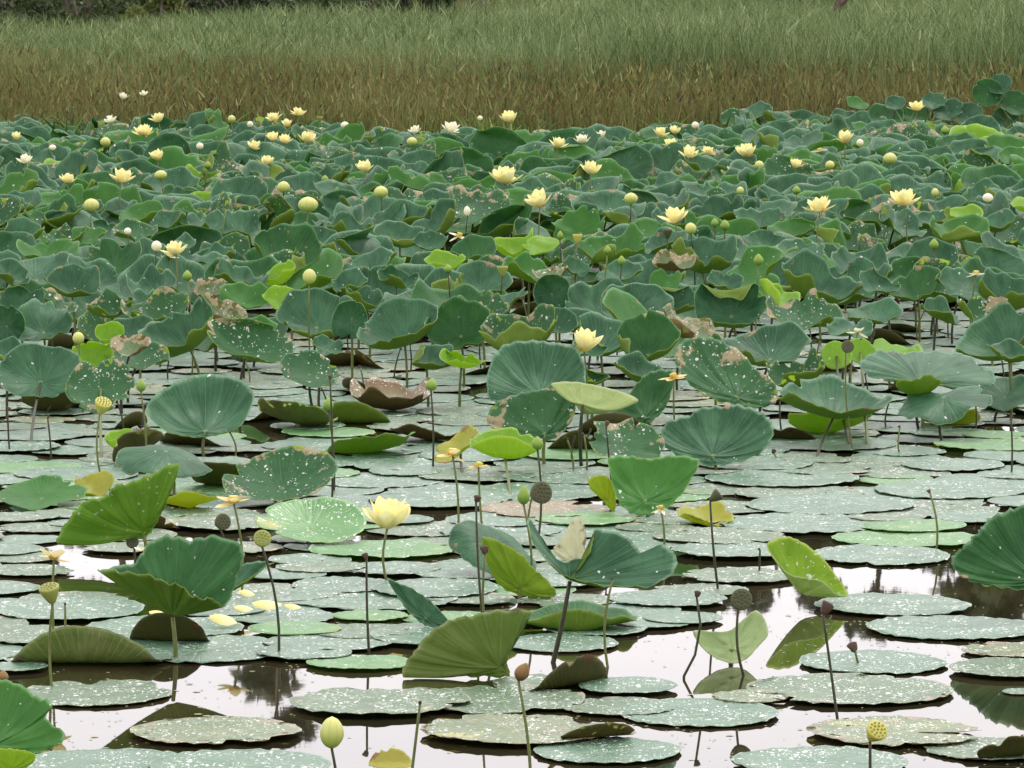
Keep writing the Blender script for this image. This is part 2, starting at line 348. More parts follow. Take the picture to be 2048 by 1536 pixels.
def traced(center, outline, col, base, label, show='asis', lean=1.0, bulge=.12, mats=None, sdark=False, zmin=.004, dep=0.0, seed=0, ruff=.010, stem=True, name='raised_lotus_leaf'):
    '''a leaf whose rim runs through given rim points, each with its own distance; it grows from the stalk joint'''
    D = hit(*base)[1]; m = D/F; b = hit(*base)
    def wp(q):
        dy = (q[2] if len(q) > 2 else lean*(center[1]-q[1])*m); d = ray(q[0], q[1]); return np.array([0, 0, H])+d*((D+dep+dy)/d[1])
    C = wp(tuple(center[:2])+(center[2] if len(center) > 2 else 0.0,)); O = [wp(q) for q in outline]
    ar = sum(outline[i][0]*outline[(i+1) % len(outline)][1]-outline[(i+1) % len(outline)][0]*outline[i][1] for i in range(len(outline)))
    if (show == 'top' and ar > 0) or (show == 'under' and ar < 0): O = O[::-1]
    O = np.array(O); n = len(O); sub = 8; rim = []
    for i in range(n):
        p0, p1, p2, p3 = O[i-1], O[i], O[(i+1) % n], O[(i+2) % n]
        for k in range(sub):
            t = k/sub; rim.append(.5*((2*p1)+(p2-p0)*t+(2*p0-5*p1+4*p2-p3)*t*t+(3*p1-p0-3*p2+p3)*t**3))
    rim = np.array(rim); nt = len(rim); nr = 14; g = np.random.default_rng(seed+int(center[0])+999)
    size = np.linalg.norm(rim-C, axis=1).mean(); th = np.linspace(0, 2*math.pi, nt, endpoint=False)
    rim = rim+g.normal(0, size*ruff*.7, rim.shape)+np.stack([0*th, size*.03*np.sin(9*th+g.uniform(0, 6)), size*ruff*1.6*np.sin(21*th)], 1)
    P = np.zeros((nr, nt, 3)); ln = np.linalg.norm(rim-C, axis=1)
    for j in range(nr):
        r = (j+1)/nr; q = C+(rim-C)*r; q[:, 2] -= bulge*math.sin(math.pi*r)*ln*.5; q[:, 1] += bulge*.4*math.sin(math.pi*r)*ln*(1 if show != 'under' else -1)
        q[:, 1] += size*.005*np.cos(21*th)*math.sin(math.pi*r)+size*.02*math.sin(3*r*math.pi)*np.sin(3*th+seed); P[j] = q
    P[..., 2] = np.maximum(P[..., 2], zmin+.0)
    t = thing(name, 'leaf', (b[0], b[1], 0), sum(q[0] for q in outline)/n, sum(q[1] for q in outline)/n, DESC[col], 'raised lotus leaves', label)
    me = blade_mesh('blade', P-C, 1.0, mats or LM[col]); o = bpy.data.objects.new('blade', me); COL.objects.link(o); o.parent = t
    C = np.array([C[0], C[1], max(C[2], zmin)]); o.location = tuple(C-np.array([b[0], b[1], 0])); leafno[0] += 1
    if stem and C[2] > .05: stalk(t, tuple(np.array([C[0]-b[0], C[1]-b[1], C[2]-.004])), (0, 0), .0088, M_stalkd if sdark else M_stalk, bend=.015)
    LEAVES.append((C[0], D, size)); return t
padz = [0]
def pad(cx, cy, w, col='p', label=None, folds=(), dam=None, wave=None, mats=None, z=None, tilt=0, roll=0, cup=.02, yaw=None, world=None, res=None, name='floating_lotus_leaf'):
    padz[0] += 1; i = padz[0]; g = random.Random(i*7+1)
    if world is None: p = hit(cx, cy, 0)
    else: p = np.array([world[0], world[1], 0])
    R = w/2*p[1]/F
    S = dict(seed=5000+i, cup=cup, scal=.004, wave=g.uniform(.003, .010) if wave is None else wave, nw=g.choice([2, 3, 4, 5]), yaw=g.uniform(0, 6.28) if yaw is None else yaw, folds=list(folds), roll=roll+g.uniform(-.5, .5),
             dam=(.6 if col in 'qOR' else (.12 if g.random() < .3 else 0)) if dam is None else dam)
    P, _ = blade_shape(S, *(res or ((72, 8) if folds or w > 180 else (44, 5))), R_(tilt+g.uniform(-.4, .6)))
    z = .0045+.0013*(i*5 % 11) if z is None else z
    me = blade_mesh(name, P, R, mats or LM[col], thick=.0015)
    zmin = float(P[..., 2].min())*R
    if z+zmin < .0035: z = .0035-zmin
    o = bpy.data.objects.new(name, me); COL.objects.link(o)
    thing(name, 'floating leaf', (p[0], p[1], z), cx, cy, DESC[col], 'floating lotus leaves', label, obj=o)
    PADS.append((p[0], p[1], R)); return o

# ---- hand placed raised leaves, front rows with their own folds
def ff(*a): return [x for x in a]
traced((-20,1492),[(-70,1350),(-10,1356),(40,1368),(72,1392),(106,1408),(92,1436),(130,1470),(100,1498),(60,1508),(0,1522),(-80,1540)],'g',(0,1590),'bright green leaf cut by the bottom left corner, its edge folded under','top',lean=.9)
traced((20,1538),[(-60,1490),(0,1496),(45,1500),(72,1512),(50,1536),(0,1560),(-60,1560)],'l',(0,1600),'lime folded edge under the bright corner leaf at bottom left','under',lean=-.4,stem=False)
traced((345,1232,0),[(452,1210,-.04),(476,1150,.02),(486,1096,.06),(430,1070,.14),(385,1080,.17),(340,1071,.18),(295,1088,.15),(266,1126,.08),(196,1140,-.03),(236,1143,-.09),(290,1148,-.15),(330,1163,-.18),(362,1172,-.19),(392,1193,-.17),(425,1198,-.12)],'d',(352,1318),'crumpled deep green funnel leaf on a thick stalk, lip turned over in front',bulge=.05)
traced((430,1196),[(396,1192),(450,1150),(480,1130),(534,1122),(520,1142),(480,1168),(440,1192)],'b',(452,1240),'grey-green leaf edge jutting out right of the crumpled funnel leaf','top',dep=.1,lean=1.2,stem=False)
traced((288,1066),[(356,926),(348,965),(330,1012),(308,1052),(290,1074),(240,1079),(175,1083),(116,1086),(124,1058),(150,1022),(172,1002),(212,992),(228,972),(262,964),(305,946)],'g',(300,1125),'bright green curled leaf tilted up to a point on its right','under',lean=-.5,mats=(LM['b'][0],UNG),bulge=.1)
traced((410,862),[(507,800),(500,775),(472,756),(422,747),(370,755),(335,774),(310,790),(293,812),(298,832),(318,852),(345,867),(380,873),(412,874),(445,866),(482,850)],'b',(412,912),'smooth dark blue-green bowl leaf, the cleanest on the left side','top',lean=1.3,bulge=.25,ruff=.004)
traced((1090,868),[(1150,800),(1148,830),(1130,860),(1100,880),(1050,872),(1000,862),(975,845),(985,812),(1020,792),(1060,782),(1100,776),(1135,785)],'w',(1095,935),'worn green leaf tilted face-on just left of the rolled leaf','top',lean=.7)
traced((1080,790),[(1172,762),(1166,722),(1148,694),(1100,684),(1060,680),(1010,690),(985,718),(974,760),(982,800),(1020,806),(1060,806),(1120,800),(1160,785)],'d',(1075,880),'large dark face-on leaf left of the lone centre flower','top',lean=.9,mats=(LM['b'][0],UN))
traced((1290,835),[(1347,742),(1345,775),(1330,815),(1300,845),(1260,860),(1215,850),(1222,825),(1250,800),(1275,765),(1305,742)],'g',(1330,865),'deep green slanted leaf right of the rolled pale leaf','top',lean=.8,mats=(LM['d'][0],UN))
traced((1165,808,-.07),[(1276,800,.0),(1240,783,.03),(1200,773,.03),(1150,764,.03),(1104,767,.0),(1114,780,-.02),(1138,790,-.03),(1150,806,-.03),(1162,822,-.02),(1185,828,0),(1218,823,0),(1252,813,0)],'k',(1165,935),'rolled pale green leaf like a spindle on dark stems','under',mats=(LM['k'][0],UNP),bulge=.25,ruff=.004,sdark=True)
traced((1290,1002),[(1396,918),(1390,945),(1365,985),(1332,1018),(1292,1031),(1255,1022),(1232,990),(1222,950),(1218,916),(1260,912),(1300,918),(1345,911)],'g',(1300,1040),'bright green heart-shaped leaf standing face-on right of centre','top',lean=.8,mats=(LM['g'][0],UNL))
traced((1215,1000),[(1178,958),(1205,950),(1225,965),(1232,1000),(1226,1022),(1205,1000),(1182,978)],'y',(1230,1030),'small yellowing flap left of the bright heart-shaped leaf','under',lean=-.2,mats=(LM['y'][0],UNL),dep=.05,stem=False)
traced((1425,912),[(1548,862),(1538,838),(1512,820),(1470,808),(1440,812),(1400,816),(1375,832),(1332,845),(1324,880),(1345,905),(1390,926),(1440,930),(1500,916),(1532,895)],'b',(1440,945),'broad dark blue-green leaf whose vein fans out, right of centre','top',lean=.9,mats=(LM['b'][0],UN))
traced((1475,795),[(1556,792),(1545,760),(1512,738),(1482,705),(1440,680),(1400,672),(1362,684),(1348,715),(1365,750),(1400,785),(1450,805),(1510,814),(1545,808)],'w',(1490,880),'large green leaf with tan scorched patches on its upper rim','top',lean=1.0)
traced((1840,766),[(1992,764),(1986,744),(1962,734),(1940,712),(1900,705),(1850,702),(1800,706),(1760,701),(1735,712),(1720,730),(1740,753),(1780,762),(1812,756),(1850,768),(1876,764),(1905,776),(1940,777),(1976,772)],'b',(1843,860),'broad blue-green umbrella leaf with wavy edges on a stout stalk','top',lean=3.5,bulge=-.06)
traced((2080,1160),[(2140,1000),(2060,1008),(2010,1022),(1975,1040),(1950,1070),(1926,1094),(1902,1118),(1915,1145),(1950,1165),(2000,1173),(2060,1180),(2140,1175)],'d',(2080,1250),'large deep green leaf cut by the right edge','top',lean=.7)
traced((1604,1188,-.02),[(1696,1188,0),(1670,1148,.06),(1642,1112,.10),(1604,1084,.11),(1572,1073,.09),(1534,1088,.02),(1552,1120,-.04),(1580,1148,-.08),(1612,1156,-.09),(1645,1163,-.08),(1672,1187,-.04)],'l',(1577,1212),'lime leaf folded like a shell above open water',mats=(LVEIN,UNP),bulge=.10,sdark=True,ruff=.006)
traced((1464,1296),[(1536,1268),(1528,1236),(1512,1221),(1492,1234),(1476,1248),(1456,1262),(1420,1263),(1387,1262),(1400,1290),(1430,1315),(1466,1326),(1492,1318),(1512,1298)],'l',(1466,1328),'pale green cupped leaf floating alone on open water','top',lean=.6,mats=(LM['k'][0],UNP),ruff=.003)
traced((1040,1176),[(965,1075),(990,1079),(1012,1090),(1045,1110),(1062,1132),(1086,1152),(1111,1180),(1104,1194),(1060,1194),(1012,1180),(986,1152),(970,1110)],'l',(1050,1202),'lime leaf underside standing on edge right of the flower','under',lean=-.4,mats=(LM['b'][0],UNL))
traced((1140,1160,0),[(1350,1140,-.03),(1348,1105,.05),(1320,1090,.08),(1285,1108,.08),(1262,1080,.10),(1235,1066,.12),(1192,1062,.12),(1178,1108,.06),(1122,1122,.04),(1088,1085,.03),(1057,1038,.02),(1064,1078,-.06),(1095,1122,-.10),(1135,1152,-.10),(1190,1168,-.10),(1240,1172,-.10),(1300,1172,-.08)],'b',(1098,1325),'grey-blue split leaf on a crooked dark stalk, pale flap upright',bulge=.05,sdark=True)
traced((1150,1118),[(1150,1034),(1166,1045),(1172,1075),(1170,1096),(1183,1130),(1183,1150),(1150,1136),(1108,1102),(1122,1080)],'k',(1150,1190),'pale cream torn flap rising out of the split leaf','under',lean=-.3,mats=(CREAM,CREAM),dep=-.03,stem=False)
traced((852,1236),[(775,1158),(792,1164),(830,1180),(870,1210),(901,1250),(880,1256),(850,1250),(824,1230),(800,1200)],'b',(850,1262),'grey-blue folded leaf leaning down toward the big olive leaf','top',lean=.6)
traced((1000,1336),[(1062,1222),(1042,1252),(1022,1288),(1014,1325),(1016,1352),(960,1352),(880,1352),(810,1353),(812,1325),(832,1298),(862,1264),(902,1240),(950,1229),(1005,1220)],'r',(1000,1358),'big olive leaf turned up out of the water, veins fanning','under',lean=-.35,mats=(LM['g'][0],UNO),stem=False,bulge=.06)
raised(85,990,180,62,'g',hgt=.05,cup=.25,wave=.04,label='fresh green leaf lying low at the left edge behind the curled leaf')
raised(328,922,195,74,'b',hgt=.17,cup=-.5,wave=.06,base=(340,1000),label='dull blue leaf draped over like a hood behind the curled green leaf')
raised(190,966,78,50,'l',hgt=.06,cup=1.0,wave=.1,mats=(LM['y'][0],UNL),label='small yellow-lime curled leaf behind the bright green curled leaf')
raised(255,880,90,48,'l',hgt=.09,cup=.9,wave=.05,folds=ff((270,.1,60,.3)),label='lime leaf folded over beside a dark rolled tip')
raised(278,890,104,58,'r',hgt=.10,cup=.2,tilt=10,roll=-30,folds=ff((90,.0,100,.25),(270,.0,70,.2)),mats=(LM['O'][0],UND),label='dark rolled leaf pointing up to the right below the smooth bowl leaf')
raised(560,946,232,110,'w',hgt=.14,cup=.5,wave=.03,base=(560,1010),label='round worn leaf with a tan ragged rim behind the yellow flower')
raised(622,1040,222,84,'g',hgt=.10,cup=.3,wave=.03,mats=(LM['G'][0],UNL),roll=3,label='light green shallow leaf just left of the big foreground flower')
raised(595,838,160,58,'r',hgt=.06,cup=.5,wave=.05,back=True,roll=12,mats=(LM['O'][0],UNO),label='olive and russet upturned leaf right of the dark bowl leaf')
raised(440,958,130,52,'d',hgt=.05,cup=.5,back=True,mats=(LM['d'][0],UND),label='shaded olive leaf turned away under the hooded blue leaf')
raised(375,1010,115,30,'y',hgt=.03,back=True,cup=.4,label='low speckled yellowish rolled leaf behind the crumpled funnel leaf')
raised(200,772,138,112,'w',hgt=.28,cup=.35,dam=.9,base=(205,930),label='round leaf with a crumbling tan rim hanging face-on at left')
raised(100,800,130,55,'r',hgt=.08,cup=.7,back=True,mats=(LM['t'][0],UND),label='dark russet leaf bottom under the big left blue leaf')
raised(78,740,170,106,'b',hgt=.32,cup=.7,wave=.05,base=(60,900),label='big blue-green leaf at the left edge above the russet one')
raised(620,737,118,74,'w',hgt=.28,cup=.4,base=(640,835),roll=15,label='small worn green leaf with pale spots on thin dark stems')
raised(785,787,170,56,'t',hgt=.10,cup=.95,wave=.10,tilt=6,roll=0,mats=(LM['R'][0],UNR),label='brown shrivelled cup leaf with a dark olive base')
raised(740,896,182,42,'d',hgt=.04,cup=.4,back=True,mats=(LM['g'][0],UN),label='low leaf showing a dark green underside lip at centre left')
raised(858,872,155,34,'r',hgt=.03,cup=.4,back=True,mats=(LM['r'][0],UND),label='low russet and olive leaf lip beside the lime leaf')
raised(912,888,88,76,'l',hgt=.12,cup=.6,roll=-38,wave=.06,base=(940,960),mats=(LM['y'][0],UNL),label='yellow-lime leaf leaning behind the spent flower')
raised(1012,886,146,74,'l',hgt=.16,base=(1030,1025),cup=.75,wave=.03,folds=ff((270,.2,55,.4)),tilt=14,roll=4,label='lime green cupped leaf on a tall dark stalk at centre')
raised(1255,880,150,80,'w',hgt=.18,cup=.4,dam=.8,wave=.1,base=(1290,960),label='faded ragged leaf above the bright heart-shaped leaf')
raised(1668,792,232,88,'g',hgt=.26,cup=.7,wave=.07,nw=3,roll=4,mats=(LM['b'][0],UN),base=(1618,935),label='green wavy cup leaf below the two-lobed lime leaf')
raised(1662,842,172,66,'l',hgt=.08,cup=.7,back=True,mats=(LM['g'][0],UNL),label='olive-lime leaf underside below the green wavy cup leaf')
raised(1838,770,90,42,'l',hgt=.27,cup=.9,back=True,mats=(LM['g'][0],UN),base=(1843,857),label='small olive cup leaf tucked under the broad umbrella leaf')
raised(1890,810,190,80,'b',hgt=.18,cup=-.3,wave=.08,base=(1892,885),label='dull blue drooping leaf below the broad umbrella leaf')
raised(2010,785,130,70,'b',hgt=.16,cup=.3,label='dull grey-green leaf at the right edge beside the umbrella leaf')
raised(1900,840,120,36,'y',hgt=.04,cup=.5,back=True,mats=(LM['y'][0],UNL),label='low yellow-olive leaf underside in the water at right')
raised(1412,1028,112,54,'y',hgt=.05,cup=.7,wave=.12,label='small yellow curled leaf under a dry flower head')
raised(985,1106,175,118,'b',hgt=.10,cup=-.25,roll=26,wave=.06,folds=ff((200,.4,-40,.4)),label='dull blue draped leaf behind the lime flap at centre')
raised(1150,1232,250,62,'g',hgt=.05,cup=.35,wave=.05,folds=ff((272,.5,75,.3)),tilt=2,roll=0,mats=(LM['d'][0],UN),label='deep green low leaf with an olive front rim at centre')
raised(1350,600,95,58,'b'); raised(1385,652,118,44,'t')
# ---- the rest of the near field, one entry per leaf: x y width height colour
RL = '''40 465 95 60 b|97 500 125 46 g|224 513 120 72 d|392 515 130 68 b|330 566 150 50 b|483 548 105 44 b|586 497 147 98 d|500 455 100 72 b|145 560 110 62 b|40 602 95 60 b|220 608 92 56 w|85 640 120 82 b|14 648 75 72 b
312 610 130 60 w|352 655 142 70 b|490 590 95 52 g|562 594 72 46 l|635 625 158 96 b|502 680 168 84 w|220 664 56 42 l|186 710 80 52 l|275 708 128 58 w|445 618 104 44 t|262 690 80 44 t|998 432 130 66 d|1020 486 90 40 l
1075 460 95 48 b|1158 448 98 76 g|1222 484 132 70 g|798 468 98 50 b|735 497 118 50 b|940 497 104 58 d|733 528 120 34 b|797 552 80 46 b|965 556 118 66 b|1065 534 116 62 g|1153 532 62 40 b|845 585 152 60 b|730 594 74 44 b
795 646 158 98 b|915 645 128 104 d|960 618 110 44 w|1035 656 152 78 w|1105 586 74 72 b|1200 600 132 88 b|1275 608 142 84 b|1298 672 120 97 d|868 713 84 50 b|925 716 88 38 l|1430 422 110 46 b|1520 438 102 42 b|1583 460 94 48 g
1727 428 97 64 d|1805 440 96 64 b|1917 456 116 52 g|1410 508 126 70 b|1527 478 84 38 b|1595 498 102 40 b|1518 534 148 62 g|1645 554 158 78 b|1720 516 112 62 b|1860 515 106 80 b|1825 566 108 70 d|1925 568 108 70 b|2010 500 95 72 b
2022 580 130 62 b|1960 624 92 50 w|2000 662 172 62 b|1610 622 152 84 w|1462 612 142 84 b|1535 686 162 86 b|1590 735 110 70 w|1400 700 90 60 w|700 560 70 50 b|20 700 90 50 b|655 690 60 40 b|120 600 70 44 w|1180 745 80 44 w
270 460 90 40 w|420 575 70 40 t|700 640 70 60 b|1330 560 80 50 g|1120 640 70 50 b|1240 540 90 44 b|1450 560 70 40 b|560 545 60 36 l|1090 490 80 36 l|1560 590 80 40 l|1750 620 110 40 b|1700 655 90 40 b|1880 620 80 40 b
670 610 90 50 b|20 545 80 50 b|640 470 80 50 b|700 450 90 40 b|860 440 100 46 b|890 520 80 40 l|1330 480 90 50 b|1350 520 90 40 t|1760 560 80 50 b|2020 700 90 44 b|1985 610 60 30 t|430 510 80 40 b|860 480 70 40 b
130 470 80 40 w|180 470 70 34 g|420 440 90 40 b|330 440 80 40 b|1250 440 90 44 b|1340 440 70 40 b|1650 455 100 46 b|1860 435 80 40 b|1990 440 90 44 b|1100 545 70 30 t|1020 600 70 40 b|1290 740 120 50 b|1180 690 70 40 b'''
for e in RL.replace('\n', '|').split('|'):
    a = e.split(); raised(float(a[0]), float(a[1]), float(a[2])*1.03, float(a[3])*1.04, a[4])
raised(1776,612,48,52,'m',hgt=.25,cup=1.3,wave=.15,label='maroon shrivelled leaf hanging above the water at right',base=(1780,670),tilt=40)
raised(1672,710,62,60,'l',hgt=.34,cup=.3,tilt=55,roll=-18,wave=.02,base=(1710,905),label='left lobe leaf of the paired bright lime leaves')
raised(1722,702,60,58,'l',hgt=.34,cup=.3,tilt=55,roll=18,wave=.02,base=(1738,910),label='right lobe leaf of the paired bright lime leaves')
raised(1770,696,150,34,'l',hgt=.24,cup=.3,label='lime edge leaf behind the broad umbrella leaf')
# upper right leaves standing among the reeds
for a in ((1512,222,66,38,'b'),(1470,235,60,40,'d'),(1628,245,60,30,'b'),(1765,233,84,54,'d'),(1895,218,60,44,'b'),(1975,185,62,56,'d'),(1960,262,84,64,'b'),(1850,268,44,44,'l'),(1552,252,70,34,'b'),(1690,232,60,34,'b'),(1738,262,70,40,'g'),(1832,228,54,40,'d'),(1868,200,50,36,'b'),(1932,226,64,44,'b'),(2030,205,60,50,'d'),(2000,168,44,40,'b'),(1822,268,70,40,'b'),(1912,287,80,44,'d'),(2042,272,60,44,'b'),(1660,266,80,36,'b'),(1715,205,44,26,'g'),(1790,205,40,28,'b'),(1985,290,84,42,'l'),(2025,310,60,36,'g'),(1780,290,90,50,'b'),(1600,280,90,36,'b'),(2010,240,60,50,'b')):
    raised(*a, hgt=max(.5, H-(a[1]-HOR)/F*52.0), cup=.6, folds=[], wave=.07)
# ---- fill of the dense far field
def far_edge(px): return 251 if px < 480 else 262 if px < 700 else 275 if px < 1300 else 265 if px < 1500 else 238
cands = []; occ = list(LEAVES); frm = len(THINGS)
for _ in range(26000):
    D = rng.uniform(27.5, 56); X = rng.uniform(-1, 1)*(D*.1024+.5)
    low = D < 37
    hz = (.44 if not low else .30)+.05*math.sin(X*1.3+D*.7)+(rng.uniform(-.14, .05) if not low else rng.uniform(-.10, .04))
    px, py = proj((X, D, hz))
    if py < far_edge(px)+8 or py > 668: continue
    if py > 560 and (px > 1500 or math.sin(X*3+D) > .1): continue
    if py > 600 and 640 < px < 1100: continue
    q = .055 if not low else .10
    if any((X-a)**2+((D-b)*.62)**2 < q for a, b, _ in occ): continue
    occ.append((X, D, .25)); cands.append((py, px, D, hz))
cands.sort(reverse=True)
cols = 'bbbbbbbdddbgggwwwbbbbbl'
def merge(items, name, label, cat):
    vs = []; fs = []; mi = []; uvs = []; mats = []; base = 0
    for t in items:
        r = t['o']
        for ch in ([r] if r.type == 'MESH' else list(r.children)):
            me = ch.data; off = np.array(ch.location)+(0 if ch is r else np.array(r.location))
            v = np.empty(len(me.vertices)*3); me.vertices.foreach_get('co', v); v = v.reshape(-1, 3)+off; vs.append(v); idx = []
            for m in me.materials:
                if m not in mats: mats.append(m)
                idx.append(mats.index(m))
            ul = me.uv_layers[0].data if me.uv_layers else None
            for p in me.polygons:
                fs.append(tuple(x+base for x in p.vertices)); mi.append(idx[p.material_index])
                uvs += [tuple(ul[l].uv) for l in p.loop_indices] if ul else [(0, .5)]*len(p.vertices)
            base += len(v)
            if ch is not r: bpy.data.objects.remove(ch)
        bpy.data.objects.remove(r); THINGS.remove(t)
    me = bpy.data.meshes.new(name); me.from_pydata(np.vstack(vs).tolist(), [], fs)
    for m in mats: me.materials.append(m)
    me.polygons.foreach_set('material_index', mi); me.polygons.foreach_set('use_smooth', [True]*len(fs))
    ul = me.uv_layers.new(name='UVMap'); ul.data.foreach_set('uv', np.array(uvs, dtype=np.float32).ravel()); me.update()
    o = bpy.data.objects.new(name, me); COL.objects.link(o); o['kind'] = 'stuff'; o['category'] = cat; o['label'] = label
for i, (py, px, D, hz) in enumerate(cands):
    w = random.uniform(.32, .58)*F/D; c = random.choice(cols); h = w*random.choice([random.uniform(.28, .5), random.uniform(.45, .74)])
    if c == 'l' and random.random() < .5: c = 'g'
    raised(px, py, w, h, c, hgt=hz, cup=random.uniform(.5, 1.05), wave=random.uniform(.05, .13), res=(44, 8) if py > 330 else (34, 6))
lv = sorted([t for t in THINGS if t['cat'] == 'leaf'], key=lambda t: -t['py'])
if len(lv) > 300: merge(lv[300:], 'distant_lotus_leaves', 'farthest rows of raised lotus leaves packed together before the brown reeds', 'leaves')
print('raised', len(LEAVES))

# ---- floating pads, hand placed: x y width colour
PL = '''1655 892 270 p|1507 935 220 p|1735 930 182 q|1905 936 200 p|1795 950 200 q|1565 963 300 p|1600 990 245 q|1905 985 295 p|1450 1018 210 q|1662 1015 330 p|1872 1022 250 q|1600 1053 300 p|1440 1080 250 q|1815 1082 280 G
1470 1108 235 p|1762 1115 272 p|1480 1158 215 q|1400 1184 180 q|1785 1217 292 p|1905 1260 325 p|1365 1242 160 p|1745 1329 286 p|2015 1305 180 O|2012 1345 220 q|1700 1385 385 q|1500 1402 150 O|1395 1431 315 p|1790 1472 330 O|1985 1503 260 q
1640 1532 330 p|2040 1386 70 p|720 1331 200 G|1120 1290 225 p|1190 1262 200 p|760 1412 340 q|1005 1405 330 q|1255 1380 195 p|1240 1418 225 q|1030 1468 360 O|1215 1506 290 p|765 1105 275 G|740 1200 345 p|740 1237 145 G
540 1190 270 q|560 1238 215 p|140 1228 290 p|325 1262 300 p|80 1278 240 q|400 1302 340 p|35 1341 120 p|190 1391 300 q|430 1470 320 O|210 1532 330 p|480 1538 340 p|50 1082 150 p|60 1146 170 q|640 1142 170 q|690 1175 210 p|1335 1205 220 p|1260 1225 200 p
40 1040 150 q|150 1050 110 p|1090 1025 260 R|860 1062 240 q|1000 1068 230 p|1180 1065 240 p|1340 1085 210 p|870 1185 250 p|700 1010 220 p|880 1005 270 p|1060 990 300 p|1130 960 230 p|760 965 250 p|960 955 240 q|650 925 200 p|830 935 230 p|1090 930 200 p
1310 1060 150 q|450 1055 200 q|480 1100 170 O|340 1050 120 O|1560 895 170 p|1990 895 230 G|1800 905 180 p|2030 955 150 p|2040 1040 120 q|1905 870 160 p|2000 845 120 q|60 940 200 G|30 900 170 p|140 905 160 p|20 860 140 q|90 860 170 p|180 870 150 q
250 935 170 p|1950 1040 170 p|950 1130 150 p|1300 1250 160 p|640 1095 140 p|620 1125 160 p|1060 1240 120 q'''
for e in PL.replace('\n', '|').split('|'):
    a = e.split(); pad(float(a[0]), float(a[1]), float(a[2])*1.06, a[3])
# pads with turned up edges
pad(178,1322,330,'p',folds=ff((268,.34,75,.3)),mats=(LM['p'][0],UNO),label='floating leaf with its near side turned up, dark olive below, lower left')
pad(340,1288,160,'p',folds=ff((268,.0,60,.25)),mats=(LM['p'][0],UND),label='small upturned olive leaf edge behind the funnel leaf stalk')
pad(1105,1372,250,'q',folds=ff((318,.3,70,.3)),mats=(LM['q'][0],UND),label='floating leaf with scorched lifted right edge below the olive leaf')
pad(1180,1478,200,'O',folds=ff((290,.3,40,.3)),mats=(LM['O'][0],UNR),label='buff leaf with a curling front edge at bottom centre')
pad(2000,1515,190,'q',folds=ff((290,.2,50,.3),(20,.3,45,.3)),mats=(LM['q'][0],UND),label='floating leaf with a lifted brown rim at bottom right corner')
pad(782,1538,92,'O',folds=ff((90,.1,60,.3)),mats=(LM['y'][0],UNR),label='yellow-brown leaf edge cut by the bottom border');pad(1560,880,150,'p',folds=ff((270,.2,40,.3)),mats=(LM['p'][0],UND)); pad(300,1060,120,'O',folds=ff((270,.2,60,.3)))
pad(700,845,190,'p',folds=ff((265,.3,60,.3)),mats=(LM['p'][0],UN)); pad(1180,900,190,'q',folds=ff((265,.3,60,.3)),mats=(LM['q'][0],UND))
# procedural fill behind
for _ in range(6500):
    D = rng.uniform(17.5, 37.5); X = rng.uniform(-1, 1)*(D*.1024+.4); px, py = proj((X, D, 0))
    if py > 1330: continue
    gap = math.sin(X*2.1+1.3)*math.sin(D*1.15)+.3*math.sin(X*5+D*3)
    if py > 1060 and (gap > .42 or px > 1250): continue
    if gap > (.8 if py < 1000 else .45): continue
    Rr = rng.uniform(.17, .30); k = .62 if py < 1010 else .66
    if any((X-a)**2+(D-b)**2 < (k*(Rr+c))**2 for a, b, c in PADS): continue
    pad(px, py, 2*Rr*F/D, random.choice('pppqqpqpppqpO' if py < 860 else 'pppqpqG'), world=(X, D), res=(36, 4),
        folds=[(random.uniform(200, 340), .35, random.uniform(30, 75), .3)] if random.random() < .10 and py < 900 else ())
lv = sorted([t for t in THINGS if t['cat'] == 'floating leaf'], key=lambda t: -t['py'])
print('pads', len(PADS), len(lv))
if len(lv) > 298: merge(lv[298:], 'distant_floating_leaves', 'small far floating lotus leaves between the raised leaf stalks', 'leaves')

# ------------------------------------------------------------ flowers, buds, pods
def petal_mesh(name, L, W, curve, mat, cupw=.35):
    nu, nv = 7, 9; V = []; uv = []
    for j in range(nv):
        t = j/(nv-1); w = W*(math.sin(math.pi*min(1, t*.86+.08))**.85)*(1-.35*max(0, t-.7)/.3)*(1 if t < .98 else .35)
        if j == nv-1: w = W*.10
        a = curve*t
        for i in range(nu):
            s = i/(nu-1)*2-1; x = s*w/2; up = cupw*w*(s*s)*.5
            V.append((x, -math.sin(a)*L*t*.5+up*-1*0+0.0, t*L*math.cos(a*.5)))
            V[-1] = (x, V[-1][1]-up*1.0, V[-1][2]); uv.append((i/(nu-1), t))
    Fc = [(j*nu+i, j*nu+i+1, (j+1)*nu+i+1, (j+1)*nu+i) for j in range(nv-1) for i in range(nu-1)]
    me = bpy.data.meshes.new(name); me.from_pydata(V, [], Fc); me.materials.append(mat)
    ul = me.uv_layers.new(name='UVMap')
    for l in me.loops: ul.data[l.index].uv = uv[l.vertex_index]
    me.polygons.foreach_set('use_smooth', [True]*len(Fc)); me.update(); return me
PET = {k: [petal_mesh('petal', 1.0, w, c, m) for w, c in ((.58, .55), (.66, .78), (.54, .35))] for k, m in (('y', M_pet), ('w', M_petw), ('s', M_pets))}
def lathe(prof, n, mod=None):
    V = []; uv = []
    for j, (r, z) in enumerate(prof):
        for k in range(n):
            a = 2*math.pi*k/n; rr = r*(1+(mod(a, j/(len(prof)-1)) if mod else 0)); V.append((rr*math.cos(a), rr*math.sin(a), z)); uv.append((k/n, j/(len(prof)-1)))
    Fc = [(j*n+k, j*n+(k+1) % n, (j+1)*n+(k+1) % n, (j+1)*n+k) for j in range(len(prof)-1) for k in range(n)]
    Fc.append(tuple(range(n-1, -1, -1))); Fc.append(tuple(range((len(prof)-1)*n, len(prof)*n)))
    return V, Fc, uv
